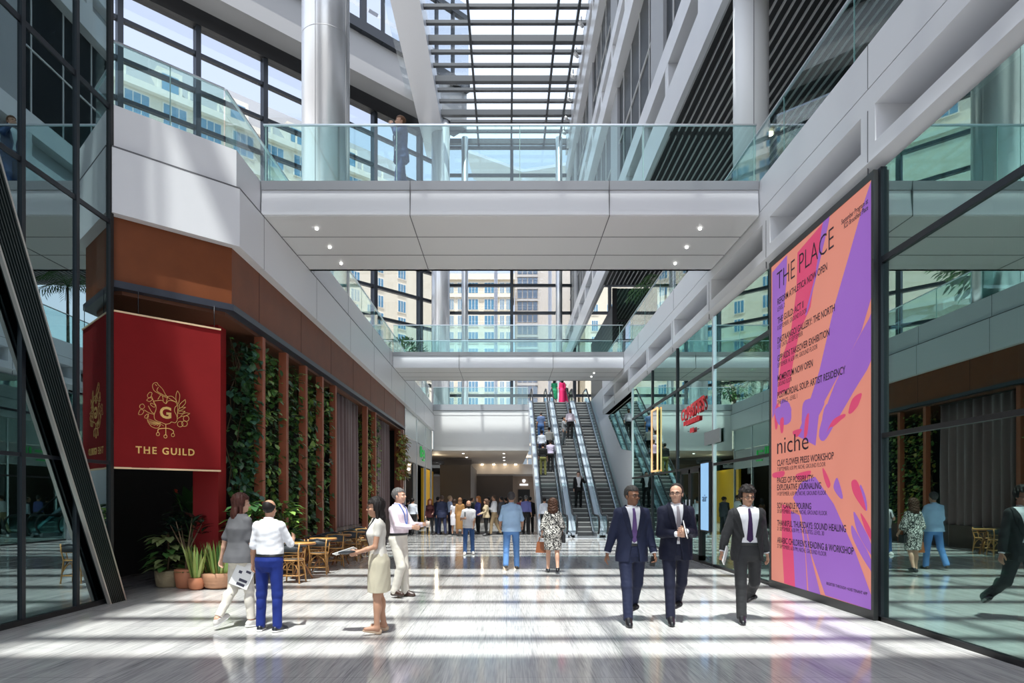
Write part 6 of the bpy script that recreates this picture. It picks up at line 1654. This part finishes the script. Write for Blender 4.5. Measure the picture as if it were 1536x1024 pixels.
# the crowd before the hall under the landing
def C(label, px, Y, facing, H=1.7, **kw):
    kw.setdefault('res', .012)
    return person(label, (gx(px, Y), Y, 0), facing, H, **kw)
BLK = ('black_cloth', (.012, .012, .013), .7); KH = ('khaki', (.30, .22, .13), .8)
st = dict(legs=((2, 2, 2, 0), (-2, 3, 2, 0)))
wk = dict(legs=((12, 2, 6, 0), (-12, 2, 16, 16)))
C('man in white shirt and black trousers walking past the far left shop', 619, 29.6, 165, 1.66, trousers=(BLK, .012), shirt=('pale_shirt', (.60, .64, .72), .8), sleeve=1.9, hair=DKHAIR, **wk)
C('man in black behind the one in white shirt at the far left shop', 612, 30.6, 160, 1.60, trousers=(BLK, .012), shirt=BLK, sleeve=1.9, hair=DKHAIR, **st)
C('red haired woman in black with paper in hand by the yellow shop', 645, 30.0, 10, 1.60, fem=True, trousers=(BLK, .0), shirt=('maroon', (.045, .010, .012), .8), sleeve=1.8, untucked=True, hair=(.35, .11, .04), hairstyle='bob', arms=((14, 6, 60, 20), (4, 8, 20, 0)), skin='fair', **st)
C('man in dark navy jacket half hidden behind the man in navy suit', 657, 31.4, 150, 1.72, trousers=(('faded_jeans', (.09, .14, .24), .8), .012), shirt=WHT, sleeve=1.9, jacket=(NAVY, .02), hair=DKHAIR, **st)
C('man in navy suit striding left of the striped shirt', 663, 30.0, 190, 1.78, trousers=(NAVY, .012), shirt=WHT, sleeve=1.9, jacket=(NAVY, .02), hair=(.09, .06, .05), legs=((16, 4, 6, 0), (-14, 4, 10, 12)))
C('fair haired man in pale blue shirt facing right in crowd', 675, 30.6, 110, 1.76, trousers=(NAVY2, .012), shirt=('sky_stripe', (.42, .52, .74), .8), sleeve=1.9, hair=(.38, .27, .16), skin='fair', arms=((14, 8, 50, 20), (14, 8, 50, 20)), **st)
def floral():
    m = mat('floral_dress', (.62, .60, .64), .8); return m
C('woman in white floral dress in crowd beside the brown coat', 682, 29.8, 170, 1.60, fem=True, dress=(floral(), .45, .02), sleeve=.5, hair=(.05, .03, .02), hairstyle='long', **st)
C('long haired woman in ochre brown coat in crowd', 690, 29.4, 178, 1.66, fem=True, dress=(mat('ochre_coat', (.30, .15, .045), .8), .30, .02), sleeve=1.3, hair=(.20, .10, .05), hairstyle='long', **st)
C('dark haired woman in brown top behind bearded man in polo', 697, 31.0, 160, 1.62, fem=True, trousers=(BLK, .0), shirt=('brown_top', (.12, .06, .03), .8), sleeve=1.8, hair=DKHAIR, hairstyle='long', **st)
C('ginger haired woman in blue top facing left in crowd', 717, 31.0, -60, 1.72, fem=True, trousers=(BLK, .0), shirt=('blue_print_top', (.08, .09, .30), .8), sleeve=1.4, untucked=True, hair=(.42, .16, .05), hairstyle='bob', skin='fair', arms=((18, 6, 50, 20), (12, 8, 40, 0)), **st)
C('woman in beige jacket and black trousers facing left in crowd', 729, 29.6, -70, 1.60, fem=True, trousers=(BLK, .0), shirt=('beige_jacket', (.42, .34, .22), .8), sleeve=1.9, untucked=True, loose=.015, hair=(.10, .055, .035), hairstyle='bob', arms=((20, 6, 50, 20), (16, 8, 50, 10)), **st)
C('man in white shirt and khaki trousers facing left in crowd', 741, 30.2, -100, 1.80, trousers=(KH, .014), shirt=WHT, sleeve=1.9, hair=(.05, .03, .02), belly=.04, arms=((20, 8, 80, 20), (20, 8, 80, 10)), **wk)
C('man in grey suit right of the khaki trousers', 752, 31.2, -120, 1.72, trousers=(('grey_suit', (.07, .075, .09), .7), .012), shirt=WHT, sleeve=1.9, jacket=(('grey_suit', (.07, .075, .09), .7), .02), hair=DKHAIR, **st)
C('person in dark clothes behind the light blue loose shirt', 759, 32.4, -150, 1.70, trousers=(BLK, .012), shirt=BLK, sleeve=1.9, hair=DKHAIR, **st)
C('man in violet blue shirt and black trousers before the dark doorway', 789, 30.5, 170, 1.78, trousers=(BLK, .012), shirt=('violet_shirt', (.14, .15, .38), .8), sleeve=1.9, hair=GREYH, **st)
C('man in black suit before the dark doorway beside the escalator', 795, 32.0, 180, 1.72, trousers=(BLK, .012), shirt=WHT, sleeve=1.9, jacket=(BLK, .02), hair=DKHAIR, **st)
C('person in dark red top deep in the hall', 781, 33.5, 150, 1.72, trousers=(BLK, .012), shirt=('dark_red', (.10, .015, .02), .8), sleeve=1.9, hair=DKHAIR, **st)
C('tall person in black deep in the hall behind the crowd', 708, 33.5, 120, 1.70, trousers=(BLK, .012), shirt=BLK, sleeve=1.9, hair=(.04, .025, .02), **st)
C('person in dark grey deep in the hall right of the ginger hair', 733, 33.0, 180, 1.72, trousers=(BLK, .012), shirt=('dark_grey', (.04, .04, .045), .8), sleeve=1.9, hair=DKHAIR, **st)
# riders on the escalators: foot of a rider at depth Y on the stair
def stepz(Y):
    i = math.floor((Y - 29.3) / (13.5 / 39)); return H2 * (i + 1) / 39 if Y > 29.3 else .02
def E(label, X, Y, facing, H=1.68, **kw):
    kw.setdefault('res', .012)
    i = math.floor((Y - 29.3) / (13.5 / 39)); yc = 29.3 + 13.5 / 39 * (i + (.36 if abs(facing - 180) < 60 else .62))
    o = person(label, (X, yc if Y > 29.3 else Y, 0), facing, H, z0=stepz(Y), **kw); return o
E('man in pale shirt stepping on the left escalator behind patterned dress', 1.62, 28.6, 176, 1.66, trousers=(BLK, .012), shirt=('pale_shirt', (.60, .64, .72), .8), sleeve=1.9, hair=DKHAIR, **st)
E('man in black shirt and olive trousers low on the left escalator', 1.85, 34.0, 178, 1.66, trousers=(('olive', (.15, .15, .05), .8), .012), shirt=BLK, sleeve=1.2, hair=DKHAIR, **st)
E('man in lavender shirt beside the olive trousers on left escalator', 2.25, 34.35, 176, 1.66, trousers=(BLK, .012), shirt=('lavender', (.58, .52, .68), .8), sleeve=1.9, hair=(.05, .04, .035), arms=((4, 8, 20, 0), (30, 14, 40, 0)), **st)
E('man in white shirt ahead of the black shirt on left escalator', 1.86, 35.4, 180, 1.66, trousers=(NAVY, .012), shirt=('pale_shirt', (.60, .64, .72), .8), sleeve=1.9, hair=DKHAIR, **st)
E('man in ivory shirt ahead of the lavender shirt on left escalator', 2.27, 35.75, 180, 1.66, trousers=(BLK, .012), shirt=('ivory', (.68, .65, .58), .8), sleeve=1.9, hair=DKHAIR, arms=((4, 8, 20, 0), (30, 14, 40, 0)), **st)
E('bald man in blue polo highest on the left escalator', 1.92, 37.5, 182, 1.72, trousers=(('mid_jeans', (.045, .10, .24), .85), .012), shirt=('steel_blue', (.10, .15, .28), .8), sleeve=.7, skin='tan', hair=GREYH, hairstyle='buzz', **st)
E('young man in black suit holding a phone to his ear on middle escalator', 3.36, 31.2, 4, 1.70, trousers=(BLK, .008), shirt=WHT, sleeve=1.9, jacket=(BLK, .06), hair=DKHAIR, skin='fair', arms=((50, 20, 128, 20), (4, 8, 20, 0)), legs=((-2, 3, 4, 0), (8, 3, 10, 0)), res=.010)
E('person in grey outfit standing left on the middle escalator', 3.18, 37.2, 60, 1.60, fem=True, trousers=(('grey_outfit', (.20, .21, .22), .8), .004), shirt=('grey_outfit', (.20, .21, .22), .8), sleeve=1.5, untucked=True, hair=DKHAIR, hairstyle='bun', **st)
E('man in white shirt and black trousers coming down the middle escalator', 3.60, 37.9, 2, 1.74, trousers=(BLK, .012), shirt=('pale_pink', (.68, .58, .64), .8), sleeve=1.3, hair=DKHAIR, skin='brown', belly=.04, arms=((10, 16, 30, 10), (10, 16, 30, 10)), **st)
# on the far landing and the near bridge
person('woman in bright green dress at the head of middle escalator', (3.12, 43.6, H2 + .013), 170, 1.66, fem=True, dress=(mat('green_dress', (.0, .22, .09), .7), .35, .03), sleeve=.6, hair=DKHAIR, hairstyle='long', res=.012, **st)
person('woman in long hot pink dress at the head of middle escalator', (3.62, 43.5, H2 + .013), 180, 1.68, fem=True, dress=(mat('pink_dress', (.80, .015, .14), .7), .10, .06), sleeve=1.2, hair=DKHAIR, hairstyle='long', res=.012, **st)
person('person in black on the upper landing behind the pink dress', (4.0, 45.6, H2), 0, 1.70, trousers=(BLK, .012), shirt=BLK, sleeve=1.9, hair=DKHAIR, res=.012, **st)
PB = person('man in dark blue suit on phone behind the near bridge balustrade', (gx(601, 13.75), 13.75, H2 + .0), -62, 1.70, skin='light', legs=((12, 2, 6, 0), (-12, 2, 14, 14)), arms=((50, 18, 125, 20), (-18, 10, 14, 0)), head=(0, 0),
            trousers=(('blue_suit', (.012, .03, .11), .6), .012), shirt=WHT, sleeve=1.9, jacket=(('blue_suit', (.012, .03, .11), .6), .02), hair=(.13, .065, .035), res=.0075)
# ------------------------------------------------------------------ sky, sun, camera
W = bpy.data.worlds.new('sky'); SC.world = W; W.use_nodes = True
nt = W.node_tree; bg = nt.nodes['Background']
sk = nt.nodes.new('ShaderNodeTexSky'); sk.sky_type = 'NISHITA'; sk.sun_disc = False
sk.sun_elevation = R(71); sk.sun_rotation = R(180); sk.air_density = 1.0; sk.dust_density = 2.5; sk.ozone_density = 1.0
mx = nt.nodes.new('ShaderNodeMix'); mx.data_type = 'RGBA'; mx.inputs['Factor'].default_value = .6
nt.links.new(sk.outputs[0], mx.inputs['A']); mx.inputs['B'].default_value = (3.05, 3.0, 2.95, 1)
nt.links.new(mx.outputs['Result'], bg.inputs['Color']); bg.inputs['Strength'].default_value = 0.50
sl = bpy.data.lights.new('sun', 'SUN'); sl.energy = 8.0; sl.angle = R(0.53); sl.color = (1, .965, .91)
so = bpy.data.objects.new('sun', sl); COL.objects.link(so)
sd = Vector((0.03, math.tan(R(19)), -1)).normalized()
so.rotation_euler = sd.to_track_quat('-Z', 'Y').to_euler(); so.location = (0, -10, 45)
cd = bpy.data.cameras.new('camera'); co = bpy.data.objects.new('camera', cd); COL.objects.link(co)
co.location = (0, 0, CZ); co.rotation_euler = (PI / 2, 0, 0)
cd.sensor_width = 36; cd.lens = 36 * F / 1536
cd.shift_x = (768 - CX) / 1536; cd.shift_y = (CY - 512) / 1536
cd.clip_end = 600
SC.camera = co
SC.view_settings.view_transform = 'Standard'; SC.view_settings.look = 'None'; SC.view_settings.gamma = 1
SC.view_settings.use_curve_mapping = False
SC.view_settings.exposure = 0.22
c = SC.cycles
c.max_bounces = 10; c.diffuse_bounces = 5; c.glossy_bounces = 5; c.transmission_bounces = 4; c.transparent_max_bounces = 24
c.caustics_reflective = False; c.caustics_refractive = False; c.sample_clamp_indirect = 6
c.use_denoising = True
